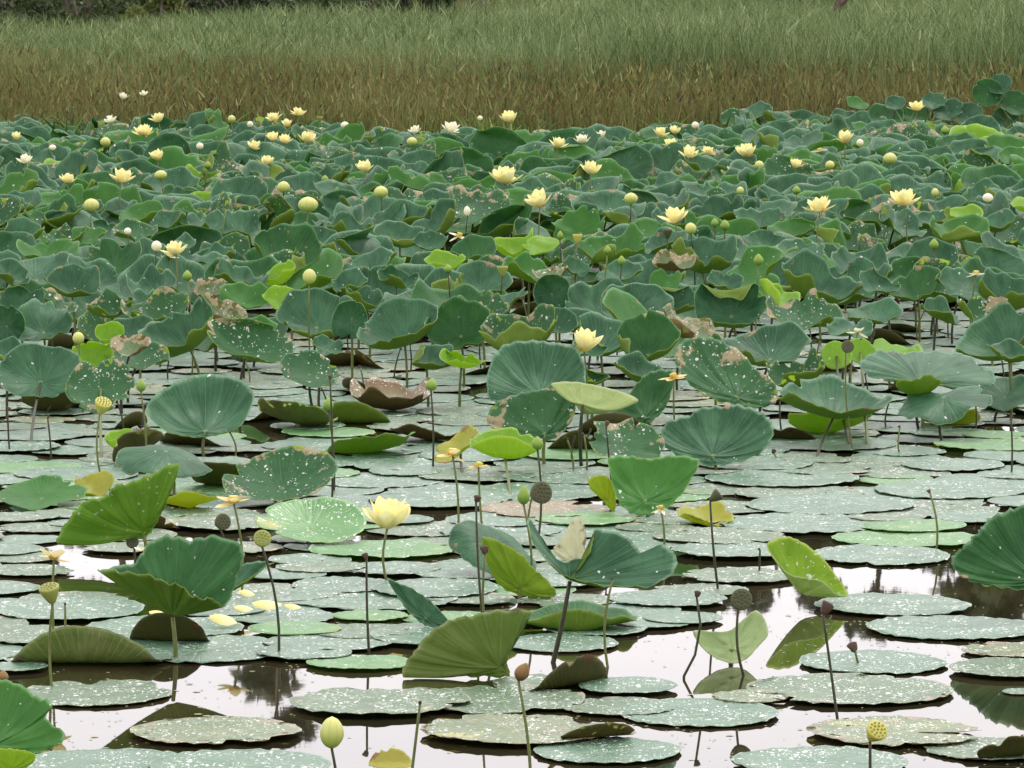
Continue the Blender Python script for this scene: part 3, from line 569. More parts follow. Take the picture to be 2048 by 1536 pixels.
def proto_mesh(name, g3, mat, smooth=True):
    V, Fc, uv = g3; o = mesh_obj(name, V, Fc, [mat], uv=uv, smooth=smooth); me = o.data; bpy.data.objects.remove(o); return me
CONE = proto_mesh('receptacle', lathe([(.05, 0), (.10, .03), (.17, .16), (.20, .26), (.185, .29), (.10, .30), (.01, .30)], 16), M_cone)
def stamen_geo():
    V = []; Fc = []; uv = []
    g = random.Random(3)
    for i in range(70):
        a = g.uniform(0, 6.283); r0 = .14; r1 = g.uniform(.24, .34); z1 = g.uniform(.10, .30); w = .016
        c, s = math.cos(a), math.sin(a); b = len(V)
        for (r, z) in ((r0, .02), (r1*.8, z1*.7), (r1, z1)):
            V += [(r*c-s*w, r*s+c*w, z), (r*c+s*w, r*s-c*w, z)]; uv += [(0, 0), (1, 1)]
        Fc += [(b, b+1, b+3, b+2), (b+2, b+3, b+5, b+4)]
    return V, Fc, uv
STAM = proto_mesh('stamens', stamen_geo(), M_stam)
def budmod(a, t): return .09*abs(math.sin(2.5*a+3*t))*math.sin(math.pi*min(1, t+.15))
def budprof(p):
    rd = p > .38
    return [(max(.012, p*((1-abs(2*t-1)**2.2)**.62 if rd else math.sin(math.pi*t**.78)**.72) if 0 < t < 1 else .012), t) for t in [i/14 for i in range(15)]]
BUD = {k: proto_mesh('bud', lathe(budprof(w), 20, budmod), m) for k, w, m in (('g', .33, M_bud), ('y', .40, M_budy), ('r', .36, M_budr), ('o', .52, M_budy), ('p', .42, M_petw))}
PODP = [(.10, 0), (.16, .04), (.30, .30), (.44, .60), (.50, .80), (.50, .88), (.46, .92), (.2, .90), (.01, .89)]
POD = {k: proto_mesh('seed_head', lathe(PODP, 22, lambda a, t: .02*math.sin(11*a)), m) for k, m in (('g', M_podg), ('y', M_pody), ('d', M_podd))}
def seeds_geo():
    V = []; Fc = []; uv = []
    for (r, n) in ((0, 1), (.20, 6), (.36, 11)):
        for k in range(n):
            a = 6.283*k/n+.2*r; cx, cy = r*math.cos(a), r*math.sin(a); b = len(V)
            for (q, z) in ((.055, .90), (.045, .945), (.01, .96)):
                for j in range(7): V.append((cx+q*math.cos(j*.8976), cy+q*math.sin(j*.8976), z)); uv.append((0, 0))
            for jj in range(2):
                for j in range(7): Fc.append((b+jj*7+j, b+jj*7+(j+1) % 7, b+(jj+1)*7+(j+1) % 7, b+(jj+1)*7+j))
    return V, Fc, uv
SEEDS = proto_mesh('seeds', seeds_geo(), M_seed)
SEEDSD = proto_mesh('seeds', seeds_geo(), M_podd)
def inst(name, me, parent, loc, s, rx=0, ry=0, rz=0):
    o = bpy.data.objects.new(name, me); COL.objects.link(o); o.parent = parent; o.location = loc
    o.scale = (s, s, s) if not isinstance(s, tuple) else s; o.rotation_euler = (rx, ry, rz); return o
def place(cx, cy, hgt, base):
    """world point of the head's foot and of the stalk's root"""
    p = hit(cx, cy, hgt); b = hit(*base) if base else np.array([p[0]+random.uniform(-.03, .03), p[1]+.01, 0])
    if base: # keep the head above its own root
        D = b[1]; d = ray(cx, cy); p = np.array([0, 0, H])+d*(D/d[1])
    return p, b
FG = 'yellow lotus flowers'
def flower(cx, cy, w, kind='y', openn=1.0, hgt=None, base=None, label=None, lean=None):
    hgt = (.28 if cy > 900 else .42 if cy > 600 else .62 if cy > 330 else max(.58, H-(cy+w*.36-HOR)/F*51.6)) if hgt is None else hgt
    g = random.Random(int(cx*7+cy)); hh = w*.36
    p, b = place(cx, cy+hh, hgt, base); m = p[1]/F; L = w*m*(.60 if w > 70 else .66 if w > 40 else .74)
    t = thing('lotus_flower', 'flower', (b[0], b[1], 0), cx, cy, 'open pale yellow flower' if kind == 'y' else 'open creamy white flower', FG, label)
    top = (p[0]-b[0], p[1]-b[1], p[2])
    stalk(t, (top[0], top[1], top[2]+L*.03), (0, 0), .0052, M_stalk, via=None, rnd=g)
    lr = g.uniform(-.18, .18) if lean is None else lean
    inst('receptacle', CONE, t, top, L, ry=lr); inst('stamens', STAM, t, top, L*1.05, ry=lr)
    TM = Matrix.Rotation(g.uniform(-.05, .30) if w < 100 else .06, 3, 'X') @ Matrix.Rotation(g.uniform(-.28, .28) if w < 100 else .05, 3, 'Y')
    rings = ((4, 8, 22, .9, .06), (6, 32, 46, 1.0, .08), (7, 56, 74, 1.0, .09)) if w > 70 else ((4, 14, 28, .9, .06), (7, 40, 58, 1.0, .07), (5, 66, 86, 1.02, .08)) if w > 24 else ((5, 18, 32, 1.0, .05), (7, 48, 74, 1.05, .06))
    for (n, a0, a1, ls, r0) in rings:
        ph = g.uniform(0, 6)
        for k in range(n):
            az = ph+6.283*k/n+g.uniform(-.15, .15); til = R_(g.uniform(a0, a1))*openn
            me = g.choice(PET[kind]); o = bpy.data.objects.new('petal', me); COL.objects.link(o); o.parent = t
            # local -Y side is the outer face; lean the petal outwards along its azimuth
            o.rotation_mode = 'XYZ'; o.rotation_euler = (TM @ Euler((til, 0, az)).to_matrix()).to_euler()
            s = L*ls*g.uniform(.9, 1.06); o.scale = (s, -s, s)
            o.location = tuple(Vector(top)+TM @ Vector((math.sin(az)*L*r0, -math.cos(az)*L*r0, 0)))
    return t
def bud(cx, cy, w, hpx, kind='g', hgt=None, base=None, label=None, tilt=0, desc=None, sm=None):
    hgt = (.3 if cy > 900 else .38 if cy > 600 else .56) if hgt is None else hgt
    p, b = place(cx, cy+hpx/2, hgt, base); m = p[1]/F; g = random.Random(int(cx*3+cy))
    t = thing('lotus_bud', 'bud', (b[0], b[1], 0), cx, cy, desc or dict(g='green pointed bud', y='yellow-green plump bud', r='withered brown bud', o='round yellow half-open bud', p='small cream bud')[kind], 'lotus buds', label)
    top = (p[0]-b[0], p[1]-b[1], p[2])
    stalk(t, (top[0], top[1], top[2]+.004), (0, 0), .0050, sm or g.choice([M_stalk, M_stalk, M_stalkd]), rnd=g)
    wr = {'g': .66, 'y': .8, 'r': .72, 'o': 1.04, 'p': .84}[kind]
    s = hpx*m; inst('petals', BUD[kind], t, top, (w*m/wr, w*m/wr, s), ry=tilt+g.uniform(-.1, .1), rz=g.uniform(0, 6))
    return t
def pod(cx, cy, w, kind='g', hgt=None, base=None, label=None, face=(0, 0), sm=None, via=None, hang=None):
    hgt = (.28 if cy > 900 else .36 if cy > 600 else .5) if hgt is None else hgt
    p, b = place(cx, cy+w*.35, hgt, base); m = p[1]/F; g = random.Random(int(cx*5+cy))
    t = thing('lotus_seed_pod', 'seed pod', (b[0], b[1], 0), cx, cy, dict(g='green seed pod', y='yellow-green seed pod', d='dark seed pod')[kind], 'lotus seed pods', label)
    top = (p[0]-b[0], p[1]-b[1], p[2]); s = w*m
    stalk(t, (top[0], top[1], top[2]+.004), (0, 0), .0050, sm or g.choice([M_stalk, M_stalkd]), rnd=g, via=via)
    h = inst('seed_head', POD[kind], t, top, s, rx=face[0], ry=face[1], rz=g.uniform(0, .6)); inst('seeds', SEEDSD if kind == 'd' else SEEDS, h, (0, 0, 0), 1.0)
    return t
def spent(cx, cy, w, hgt=None, base=None, label=None, kind='s', npet=4):
    hgt = (.28 if cy > 900 else .38 if cy > 600 else .5) if hgt is None else hgt
    p, b = place(cx, cy+w*.1, hgt, base); m = p[1]/F; g = random.Random(int(cx*5+cy)); s = w*m
    t = thing('spent_lotus_flower', 'flower', (b[0], b[1], 0), cx, cy, 'spent flower dropping its petals', 'spent lotus flowers', label)
    top = (p[0]-b[0], p[1]-b[1], p[2]); stalk(t, (top[0], top[1], top[2]+.004), (0, 0), .0050, M_stalk, rnd=g)
    inst('receptacle', CONE if kind == 's' else POD['y'], t, top, s*(.9 if kind == 's' else .55), ry=g.uniform(-.3, .3)); inst('stamens', STAM, t, (top[0], top[1], top[2]-.05*s), s*.9)
    ph = g.uniform(-.4, .4)
    for k in range(npet):
        az = ph+(k-(npet-1)/2)*1.3+g.uniform(-.2, .2); o = bpy.data.objects.new('petal', g.choice(PET['s' if w > 30 else 'w'])); COL.objects.link(o); o.parent = t
        o.rotation_euler = (R_(g.uniform(62, 140)), 0, az); q = s*g.uniform(.6, .95); o.scale = (q, -q, q); o.location = top
    return t
def dry(cx, cy, w, base, label=None, hgt=.3, via=None, desc='dry leafless stalk with withered tip'):
    p, b = place(cx, cy, hgt, base); m = p[1]/F; g = random.Random(int(cx*5+cy))
    t = thing('withered_stalk', 'stalk', (b[0], b[1], 0), cx, cy, desc, 'withered lotus stalks', label)
    top = np.array((p[0]-b[0], p[1]-b[1], p[2]))
    vv = None
    if via:
        vv = []
        for (vx, vy) in via:
            d = ray(vx, vy); q = np.array([0, 0, H])+d*(b[1]/d[1]); vv.append((q[0]-b[0], 0, q[2]))
    stalk(t, top, (0, 0), .0048, g.choice([M_stalkd, M_stalk]) if not via else M_stalkd, rnd=g, via=vv)
    V, Fc, uv = lathe([(.1, 0), (.28, .15), (.36, .45), (.46, .8), (.30, .95), (.05, 1.0)], 11, lambda a, t_: .3*math.sin(3*a+4*t_))
    s = w*m*.62; h = mesh_obj('withered_head', [(x*s, y*s, z*s) for x, y, z in V], Fc, [M_dead], t, uv=uv); h.location = tuple(top-np.array([0, 0, s*.2])); h.rotation_euler = (g.uniform(-.4, .4), g.uniform(-.7, .7), 0)
    return t

flower(775,1016,114,base=(785,1165),label='largest open yellow flower, alone above the foreground floating leaves')
flower(1168,674,80,base=(1172,868),openn=.8,label='open yellow flower alone at centre between the raised leaves')
flower(352,492,46,label='open yellow flower low on the left side of the leaf field')
flower(1080,394,58,openn=.85,label='cupped open yellow flower in front in the centre of the field')
flower(1010,346,60,label='wide open yellow flower behind the cupped centre one')
flower(1352,426,54,label='open yellow flower right of centre with a green bud beside it')
flower(1640,405,54,label='left one of two large yellow flowers at right on dark stalk')
flower(1808,390,58,label='right one of two large yellow flowers at right')
flower(240,348,48,label='largest open yellow flower in the upper left of the field')
FL = '''1180 335 38 y|1690 274 36 y|1497 298 46 y|1378 303 42 y|1415 300 28 y|1115 285 32 y|1020 233 36 y|1343 285 28 y|1320 264 30 y|1350 260 24 y|615 273 34 y|570 278 27 y|545 272 26 y|533 320 30 y|730 332 34 y|316 310 31 y|288 259 34 y|318 234 28 y|222 238 24 w
595 222 26 y|548 232 26 y|575 246 24 y|32 272 24 y|135 356 30 y|50 318 26 w|508 290 27 y|900 253 32 w|832 258 22 w|1165 277 28 w|1204 268 22 w|1833 210 30 y|245 192 20 w|288 186 16 w|1590 326 28 y'''
for e in FL.replace('\n', '|').split('|'):
    a = e.split(); flower(float(a[0]), float(a[1]), float(a[2]), a[3], openn=random.Random(int(float(a[0]))).uniform(.75, 1.05))
BL = '''616 409 38 32 o|183 410 30 27 o|567 374 24 24 o|762 384 27 25 o|824 283 20 18 y|210 284 20 20 y|1660 330 18 18 y|1518 330 18 18 y|618 553 26 32 o|1262 397 26 24 o|1382 457 22 24 y|313 492 20 22 p|158 676 22 26 y|1780 317 26 24 o|322 350 24 20 o
1517 519 19 24 g|896 537 15 18 g|1243 521 15 20 g|282 771 18 26 g|657 808 20 28 g|862 769 22 26 g|1075 886 22 28 g|375 551 18 22 g|935 422 13 20 p|1120 470 12 18 g|463 238 15 16 y|1868 488 18 22 g|1593 380 16 18 g|1480 381 14 16 y|1870 385 14 18 y
1975 395 20 18 p|1890 260 16 18 g|650 358 14 16 g|1390 250 14 14 p|140 318 14 12 p|105 295 14 12 p|415 330 14 16 g|400 292 14 14 p|1720 285 14 14 p|500 248 12 12 p|1450 450 18 22 g|1430 445 14 18 g|1215 500 14 18 g|690 250 16 14 p|960 236 10 10 p|255 462 14 14 p'''
for e in BL.replace('\n', '|').split('|'):
    a = e.split(); bud(*map(float, a[:4]), a[4])
bud(1047,990,24,40,'g',base=(1052,1200),label='tall green pointed bud in front of a dark seed pod')
bud(663,1465,46,66,'y',base=(680,1600),label='plump green bud at the bottom left of centre on dark stalk',sm=M_stalkd)
bud(1036,1338,28,44,'r',base=(1062,1610),label='brown withered bud on a long green stalk, bottom centre',sm=M_stalk,tilt=-.5)
bud(5,1352,22,26,'r',base=(5,1480),label='orange-brown bud at the very left edge')
pod(1740,1463,44,'y',base=(1738,1640),face=(.9,.1),label='yellow-green seed pod at bottom right on a dark stalk',sm=M_stalkd)
pod(1065,975,46,'d',base=(1070,1085),face=(1.3,.2),label='dark seed pod turned face-on behind the tall green bud')
pod(1478,1190,44,'d',base=(1498,1350),face=(1.2,-.5),label='dark seed pod nodding above the pale cupped leaf')
pod(433,1036,34,'d',base=(436,1095),face=(1.3,.1),label='dark ribbed seed pod below the spent flower at left')
pod(105,1192,42,'g',base=(108,1380),face=(.3,-.2),label='green seed pod at left below the spent orange flower')
pod(268,1082,26,'d',base=(270,1120),face=(.8,-.9),label='small dark pod tilted under the bright curled leaf')
pod(522,1076,36,'g',base=(556,1312),face=(.9,-.6),label='green seed pod on a very tall stalk near the water streak')
pod(1692,690,26,'d',base=(1712,905),face=(1.2,0),label='brown seed pod in front of the paired lime leaves')
pod(200,815,34,'y',base=(207,950),face=(.6,0),label='yellow-green pod in front of the crumbling round leaf')
pod(1420,992,26,'d',base=(1440,1180),face=(.3,.9),label='dry pod nodding above the small yellow curled leaf')
pod(1335,470,20,'d'); pod(1005,545,22,'g'); pod(1155,480,20,'y'); pod(640,240,12,'g')
spent(108,1112,52,base=(112,1300),label='spent orange-yellow flower with three hanging petals at left')
spent(905,905,52,base=(915,1070),label='spent yellow flower with drooping petals left of the lime leaf')
spent(957,930,38,base=(968,1065),label='small spent flower right of the taller spent yellow one')
spent(467,1000,54,base=(480,1190),label='spent flower shedding peach petals below the worn round leaf',kind='s')
spent(1348,752,38,base=(1362,915),label='spent yellow flower head left of the scorched green leaf')
spent(1018,762,32,base=(1022,850),label='small pale spent flower against the large dark leaf')
spent(1716,662,28,label='pale spent flower above the paired lime leaves')
spent(918,470,30,label='pale spent flower in the middle of the leaf field')
spent(1322,1015,28,base=(1325,1110),label='small spent flower below the heart-shaped leaf')
spent(1952,546,30,label='pale spent flower at right above the blue-green leaves')
spent(340,512,24); spent(1465,340,24); spent(1640,300,24); spent(290,1065+35,30,base=(350,1200),label='withered flower lying on the crumpled funnel leaf')
dry(733,1116,22,(740,1310),'thin stalk with tiny dark head left of the grey-blue folded leaf')
dry(840,1408,14,(812,1600),'dark leaning bare stalk at the bottom centre left')
dry(1393,1192,24,(1365,1357),'bent dark stalk with a dry head in the open water',via=((1368,1352),(1390,1310),(1401,1250)))
dry(1645,1222,44,(1680,1440),'dark withered flower head flopped on a long stalk at right',hgt=.35)
dry(952,1002,26,(968,1240),'dark dry bud on a stalk in front of the draped blue leaf')
dry(970,1105,30,(992,1330),'dry curled head before the lime leaf underside')
dry(1860,985,14,(1868,1100),'thin dark stalk standing by the fresh green floating leaf')
dry(660,757,16,(664,1000),'tall dark stalk with a black tip above the tan-rimmed leaf')
dry(1212,850,18,(1232,1020),'thin stalk with dry tip left of the heart-shaped leaf')
dry(1710,1300,36,(1735,1330),'short curved brown stub at a floating leaf edge, right',hgt=.05)
for (x, y, b, w) in ((15,820,905,14),(95,835,920,10),(235,805,880,12),(290,815,900,16),(460,865,910,10),(1135,880,950,8),(1150,875,925,8),(1168,870,945,8),(1182,860,900,8),(1560,800,865,12),(1545,905,920,16),(1950,800,860,12),(2022,835,950,10),(1780,800,860,8),
                     (345,690,760,8),(490,720,770,10),(640,770,830,14),(720,735,775,10),(800,700,760,10),(820,690,745,8),(870,660,720,10),(1100,590,650,8),(1045,600,660,10),(1080,600,655,8),(1120,600,650,8),(1750,660,730,8),(1850,620,680,8),(1870,615,670,8),(1880,625,690,8),(1895,620,680,8),(700,630,700,8),(560,640,700,8),
                     (1480,860,930,10),(1700,740,800,10),(1730,750,830,8),(2000,700,760,12),(1940,690,745,10),(1590,745,800,10),(1225,1160,1335,8),(960,650,740,10),(1800,855,905,10),(130,1210,1290,10),(380,690,740,8),(430,700,745,8),(1520,1100,1150,10),(1620,660,720,8),(1640,680,745,8)):
    dry(x, y, w, (x+random.uniform(-12, 12), b), hgt=.2)
# fallen petals lying on the floating leaves
for i, (x, y, w, lab) in enumerate(((316,1232,36,'fallen yellow petal below the crumpled funnel leaf, leftmost'),(448,1240,58,'large fallen yellow petal right of the funnel leaf stalk'),(536,1215,62,'brightest fallen yellow petal, the largest on its floating leaf'),
        (586,1218,34,'small fallen petal at the right end of the petal row'),(494,1190,34,'fallen petal lying behind the bright large one'),(1680,770,34,'fallen pale petal under the paired lime leaves'),(488,1222,40,'dull fallen petal between the two large fallen petals'))):
    p = hit(x, y, .04); L = w*p[1]/F; g_ = random.Random(i); e1 = Vector((1, g_.uniform(-.3, .3), .08)).normalized(); nn = Vector((g_.uniform(-.3, .3), -.45, .85)); nn = (nn-e1*nn.dot(e1)).normalized()
    o = inst('fallen_petal', PET['y'][i % 3], None, (0, 0, 0), (L*.95, L*.95, L)); e0 = nn.cross(e1); o.rotation_euler = Matrix((e0, nn, e1)).transposed().to_euler(); p = p-np.array([L*.5, 0, 0])
    thing('fallen_petal', 'petal', (p[0], p[1], .055), x, y, 'fallen yellow petal', 'fallen petals', lab, obj=o)

# ------------------------------------------------------------ water and ground
def sheet(name, xs, ys, zf, mat, smooth=True):
    V = [(x, y, zf(x, y)) for y in ys for x in xs]; n = len(xs)
    Fc = [(j*n+i, j*n+i+1, (j+1)*n+i+1, (j+1)*n+i) for j in range(len(ys)-1) for i in range(n-1)]
    o = mesh_obj(name, V, Fc, [mat]); o['kind'] = 'structure'; return o
m, nt, out = new_mat('pond_water'); g = G(nt); tc = g.n('ShaderNodeTexCoord')
b = g.n('ShaderNodeBsdfPrincipled'); b.inputs['Roughness'].default_value = .015; b.inputs['IOR'].default_value = 1.45
g.l(g.mix(g.sstep(g.noise(tc.outputs['Object'], 1.2, 4), .4, .65), (.022,.020,.010), (.045,.036,.018)), b.inputs['Base Color'])
b.inputs['Specular IOR Level'].default_value = .6
bp = g.n('ShaderNodeBump'); bp.inputs['Strength'].default_value = .014; bp.inputs['Distance'].default_value = .004
mp = g.n('ShaderNodeMapping'); mp.inputs['Scale'].default_value = (1.0, .55, 1); g.l(tc.outputs['Object'], mp.inputs[0])
g.l(g.math('ADD', g.noise(mp.outputs[0], 9.0, 2), g.math('MULTIPLY', g.noise(mp.outputs[0], 2.0, 1), 2.0)), bp.inputs['Height']); g.l(bp.outputs[0], b.inputs['Normal'])
g.l(b.outputs[0], out.inputs[0])
sheet('water', [-150, 150], [-40, 140], lambda x, y: 0, m)
m_soil = plain_mat('marsh_mud', (.05,.042,.02), (.085,.075,.03), .95, .8, bump=.5, spec=.0)
ysg = [-60, 0, 40, 52, 56, 60, 70, 90, 120, 200, 500, 1500]
sheet('ground', [-1500, -300, -60, -20, 0, 20, 60, 300, 1500], ysg, lambda x, y: -.6 if y < 52 else (-.25 if y < 56 else .04+max(0, (y-120))*.004), m_soil)

# tiny floating bits: duckweed, seed husks, scum flakes between the leaves
nb = 5200; V = []; Fc = []; g_ = random.Random(5)
for i in range(nb):
    D = g_.uniform(15.2, 26); X = g_.uniform(-1, 1)*(D*.1024+.3)
    if math.sin(X*1.9+D*.8)*math.sin(D*1.7-X)+.4*math.sin(X*7+D*5) < .25 and g_.random() < .88: continue
    r = g_.uniform(.002, .006)*(1 if g_.random() < .93 else 2.2); a = g_.uniform(0, 6.28); b0 = len(V)
    for q in range(5): V.append((X+r*1.3*math.cos(a+q*1.2566), D+r*math.sin(a+q*1.2566), .0022))
    V.append((X, D, .0035))
    for q in range(5): Fc.append((b0+q, b0+(q+1) % 5, b0+5))
o = mesh_obj('floating_bits', V, Fc, [plain_mat('duckweed', (.16,.20,.06), (.42,.40,.28), .6, 3)]); o['kind'] = 'stuff'; o['category'] = 'duckweed'; o['label'] = 'tiny bits of duckweed and husks floating on the open water'
# ------------------------------------------------------------ reeds
def reed_mat(name, stops, tw=.2):
    m, nt, out = new_mat(name); g = G(nt)
    at = g.n('ShaderNodeAttribute', attribute_name='rnd'); cr = g.n('ShaderNodeValToRGB'); cr.color_ramp.interpolation = 'LINEAR'
    els = cr.color_ramp.elements
    while len(els) < len(stops): els.new(.5)
    for e, (p, c) in zip(els, stops): e.position = p; e.color = c+(1,)
    tc = g.n('ShaderNodeTexCoord'); n = g.noise(tc.outputs['Object'], .55, 3)
    g.l(g.math('ADD', g.math('MULTIPLY', at.outputs['Fac'], .8), g.sstep(n, .3, .7, -.05, .25)), cr.inputs[0])
    b = g.n('ShaderNodeBsdfPrincipled'); g.l(cr.outputs[0], b.inputs['Base Color']); b.inputs['Roughness'].default_value = .6; b.inputs['Specular IOR Level'].default_value = .25
    t = g.n('ShaderNodeBsdfTranslucent'); g.l(cr.outputs[0], t.inputs[0]); ms = g.n('ShaderNodeMixShader'); ms.inputs[0].default_value = tw
    g.l(b.outputs[0], ms.inputs[1]); g.l(t.outputs[0], ms.inputs[2]); g.l(ms.outputs[0], out.inputs[0]); return m
def reeds(name, pos, z0, hh, lean, curl, wid, mat, label, cat):
    n = len(pos); L = 4; az = rng.uniform(0, 2*math.pi, n); ya = rng.uniform(0, math.pi, n)
    V = np.zeros((n, L, 2, 3)); 
    for k in range(L):
        t = k/(L-1); off = lean*t+curl*t*t
        cx = pos[:, 0]+np.cos(az)*off*hh; cy = pos[:, 1]+np.sin(az)*off*hh; cz = z0+hh*(t-.25*curl*t*t)
        w = wid*(1-.85*t**1.5)
        for s in (0, 1):
            q = (s*2-1)*w/2; V[:, k, s, 0] = cx+np.cos(ya)*q; V[:, k, s, 1] = cy+np.sin(ya)*q*.6; V[:, k, s, 2] = cz
    idx = np.arange(n)[:, None]*(L*2); fs = []
    for k in range(L-1): fs.append(np.stack([idx[:, 0]+k*2, idx[:, 0]+k*2+1, idx[:, 0]+k*2+3, idx[:, 0]+k*2+2], 1))
    Fq = np.concatenate(fs).astype(np.int32); me = bpy.data.meshes.new(name)
    me.vertices.add(n*L*2); me.vertices.foreach_set('co', V.reshape(-1).astype(np.float32))
    me.loops.add(Fq.size); me.loops.foreach_set('vertex_index', Fq.ravel()); me.polygons.add(len(Fq))
    me.polygons.foreach_set('loop_start', np.arange(0, Fq.size, 4, dtype=np.int32)); me.materials.append(mat); me.update(calc_edges=True)
    a = me.attributes.new('rnd', 'FLOAT', 'POINT'); a.data.foreach_set('value', np.repeat(rng.uniform(0, 1, n), L*2).astype(np.float32))
    o = bpy.data.objects.new(name, me); COL.objects.link(o); o['kind'] = 'stuff'; o['label'] = label; o['category'] = cat; return o
def spread(n, d0, d1, pw=1.0):
    D = d0+(d1-d0)*rng.uniform(0, 1, n)**pw; X = rng.uniform(-1, 1, n)*(D*.1024+3.4); return np.stack([X, D], 1)
def patch(P, a, b): return .5+.5*np.sin(P[:, 0]*a+1.7*np.sin(P[:, 1]*b))*np.cos(P[:, 1]*a*.7+P[:, 0]*b)
mb = reed_mat('reed_brown', [(0, (.035,.022,.010)), (.22, (.12,.090,.030)), (.42, (.21,.175,.052)), (.6, (.13,.165,.050)), (.8, (.20,.22,.07)), (1, (.36,.32,.14))])
mg = reed_mat('reed_grey_green', [(0, (.045,.075,.022)), (.35, (.12,.175,.058)), (.75, (.21,.285,.115)), (1, (.38,.42,.22))])
mw = reed_mat('weed_green', [(0, (.03,.06,.012)), (.5, (.10,.17,.03)), (1, (.24,.30,.07))])
P = spread(52000, 52.5, 62); fr = np.clip((P[:, 1]-52.5)/3, 0, 1)
hb = (rng.uniform(.6, 1.15, len(P)))*(.78+.22*fr)*(.84+.42*patch(P, .9, .5)*rng.uniform(.3, 1, len(P)))
reeds('brown_reeds', P, 0.0, hb, rng.uniform(0, .12, len(P)), rng.uniform(0, .22, len(P)), rng.uniform(.006, .015, len(P)), mb, 'brown and rusty marsh grasses in a broad band behind the lotus leaves', 'marsh grass')
P = spread(56000, 52.5, 62); t_ = rng.uniform(.25, 1.0, len(P)); fr = np.clip((P[:, 1]-52.5)/3, 0, 1)
reeds('brown_seed_heads', P, t_*1.0*(.74+.26*fr), rng.uniform(.04, .13, len(P)), rng.uniform(.1, .7, len(P)), rng.uniform(0, .4, len(P)), rng.uniform(.012, .028, len(P)), mb, 'small rusty leaves and seed heads clinging to the brown marsh grasses', 'marsh grass')
def hgrey(P): return 1.02+.10*patch(P, .6, .3)+.24*np.clip((P[:, 0]+4.4)/2.4, 0, 1)+.24*np.clip((P[:, 0]+2)/5, 0, 1)+.10*np.sin(P[:, 0]*1.1)
P = spread(76000, 56.3, 84, 1.35); hg = hgrey(P)*rng.uniform(.68, 1.0, len(P))
reeds('grey_green_reeds', P, 0.04, hg, rng.uniform(0, .15, len(P)), rng.uniform(0, .35, len(P)), rng.uniform(.010, .024, len(P)), mg, 'tall grey-green reeds filling the background above the brown grasses', 'reeds')
P = spread(84000, 57.5, 84, 1.3); hg = hgrey(P)*rng.uniform(.35, .98, len(P))
reeds('reed_blades', P, hg*.87, rng.uniform(.08, .24, len(P)), rng.uniform(.2, .9, len(P)), rng.uniform(.1, .6, len(P)), rng.uniform(.008, .024, len(P)), mg, 'arching pale blades at the tops of the grey-green reeds', 'reeds')
# low green weeds along the reed edge, thicker at right
P = spread(16000, 51.5, 55); keep = (patch(P, 1.6, .9) > .5) | ((P[:, 0] > 2.2) & (rng.uniform(0, 1, len(P)) < .75)); P = P[keep]
reeds('green_water_weeds', P, rng.uniform(0, .35, len(P)), rng.uniform(.12, .35, len(P)), rng.uniform(.1, .8, len(P)), rng.uniform(0, .6, len(P)), rng.uniform(.015, .04, len(P)), mw, 'low yellow-green weeds along the foot of the brown grasses', 'weeds')
# stub at the top of the frame
p = hit(1671, 22, 1.25); t = thing('broken_snag', 'snag', (p[0], p[1], 0), 1671, 8, 'dark snag', None, 'small dark brown snag poking above the reeds at top right')
vs, fs = tube_geo([(0, 0, 0), (0, .02, .8), (.02, 0, 1.25), (.05, 0, 1.50)], [.05, .05, .06, .035], 8); mesh_obj('stem', vs, fs, [M_dead], t)
vs, fs = tube_geo([(.02, 0, 1.25), (.16, 0, 1.42), (.28, 0, 1.47)], [.035, .03, .012], 7); mesh_obj('branch', vs, fs, [M_dead], t)

# ------------------------------------------------------------ trees beyond
def crown_mat(name, c1, c2, c3):
    m, nt, out = new_mat(name); g = G(nt); at = g.n('ShaderNodeAttribute', attribute_name='rnd'); cr = g.n('ShaderNodeValToRGB')
    e = cr.color_ramp.elements; e[0].color = c1+(1,); e[1].color = c3+(1,); q = e.new(.5); q.color = c2+(1,)
    g.l(at.outputs['Fac'], cr.inputs[0]); b = g.n('ShaderNodeBsdfPrincipled'); g.l(cr.outputs[0], b.inputs['Base Color']); b.inputs['Roughness'].default_value = .6
    t = g.n('ShaderNodeBsdfTranslucent'); g.l(cr.outputs[0], t.inputs[0]); ms = g.n('ShaderNodeMixShader'); ms.inputs[0].default_value = .25
    g.l(b.outputs[0], ms.inputs[1]); g.l(t.outputs[0], ms.inputs[2]); g.l(ms.outputs[0], out.inputs[0]); return m
CM = [crown_mat('crown_dark', (.02,.032,.012), (.035,.055,.018), (.07,.10,.03)), crown_mat('crown_mid', (.03,.05,.015), (.055,.085,.025), (.10,.14,.04)), crown_mat('crown_light', (.07,.10,.02), (.13,.17,.04), (.20,.24,.07))]
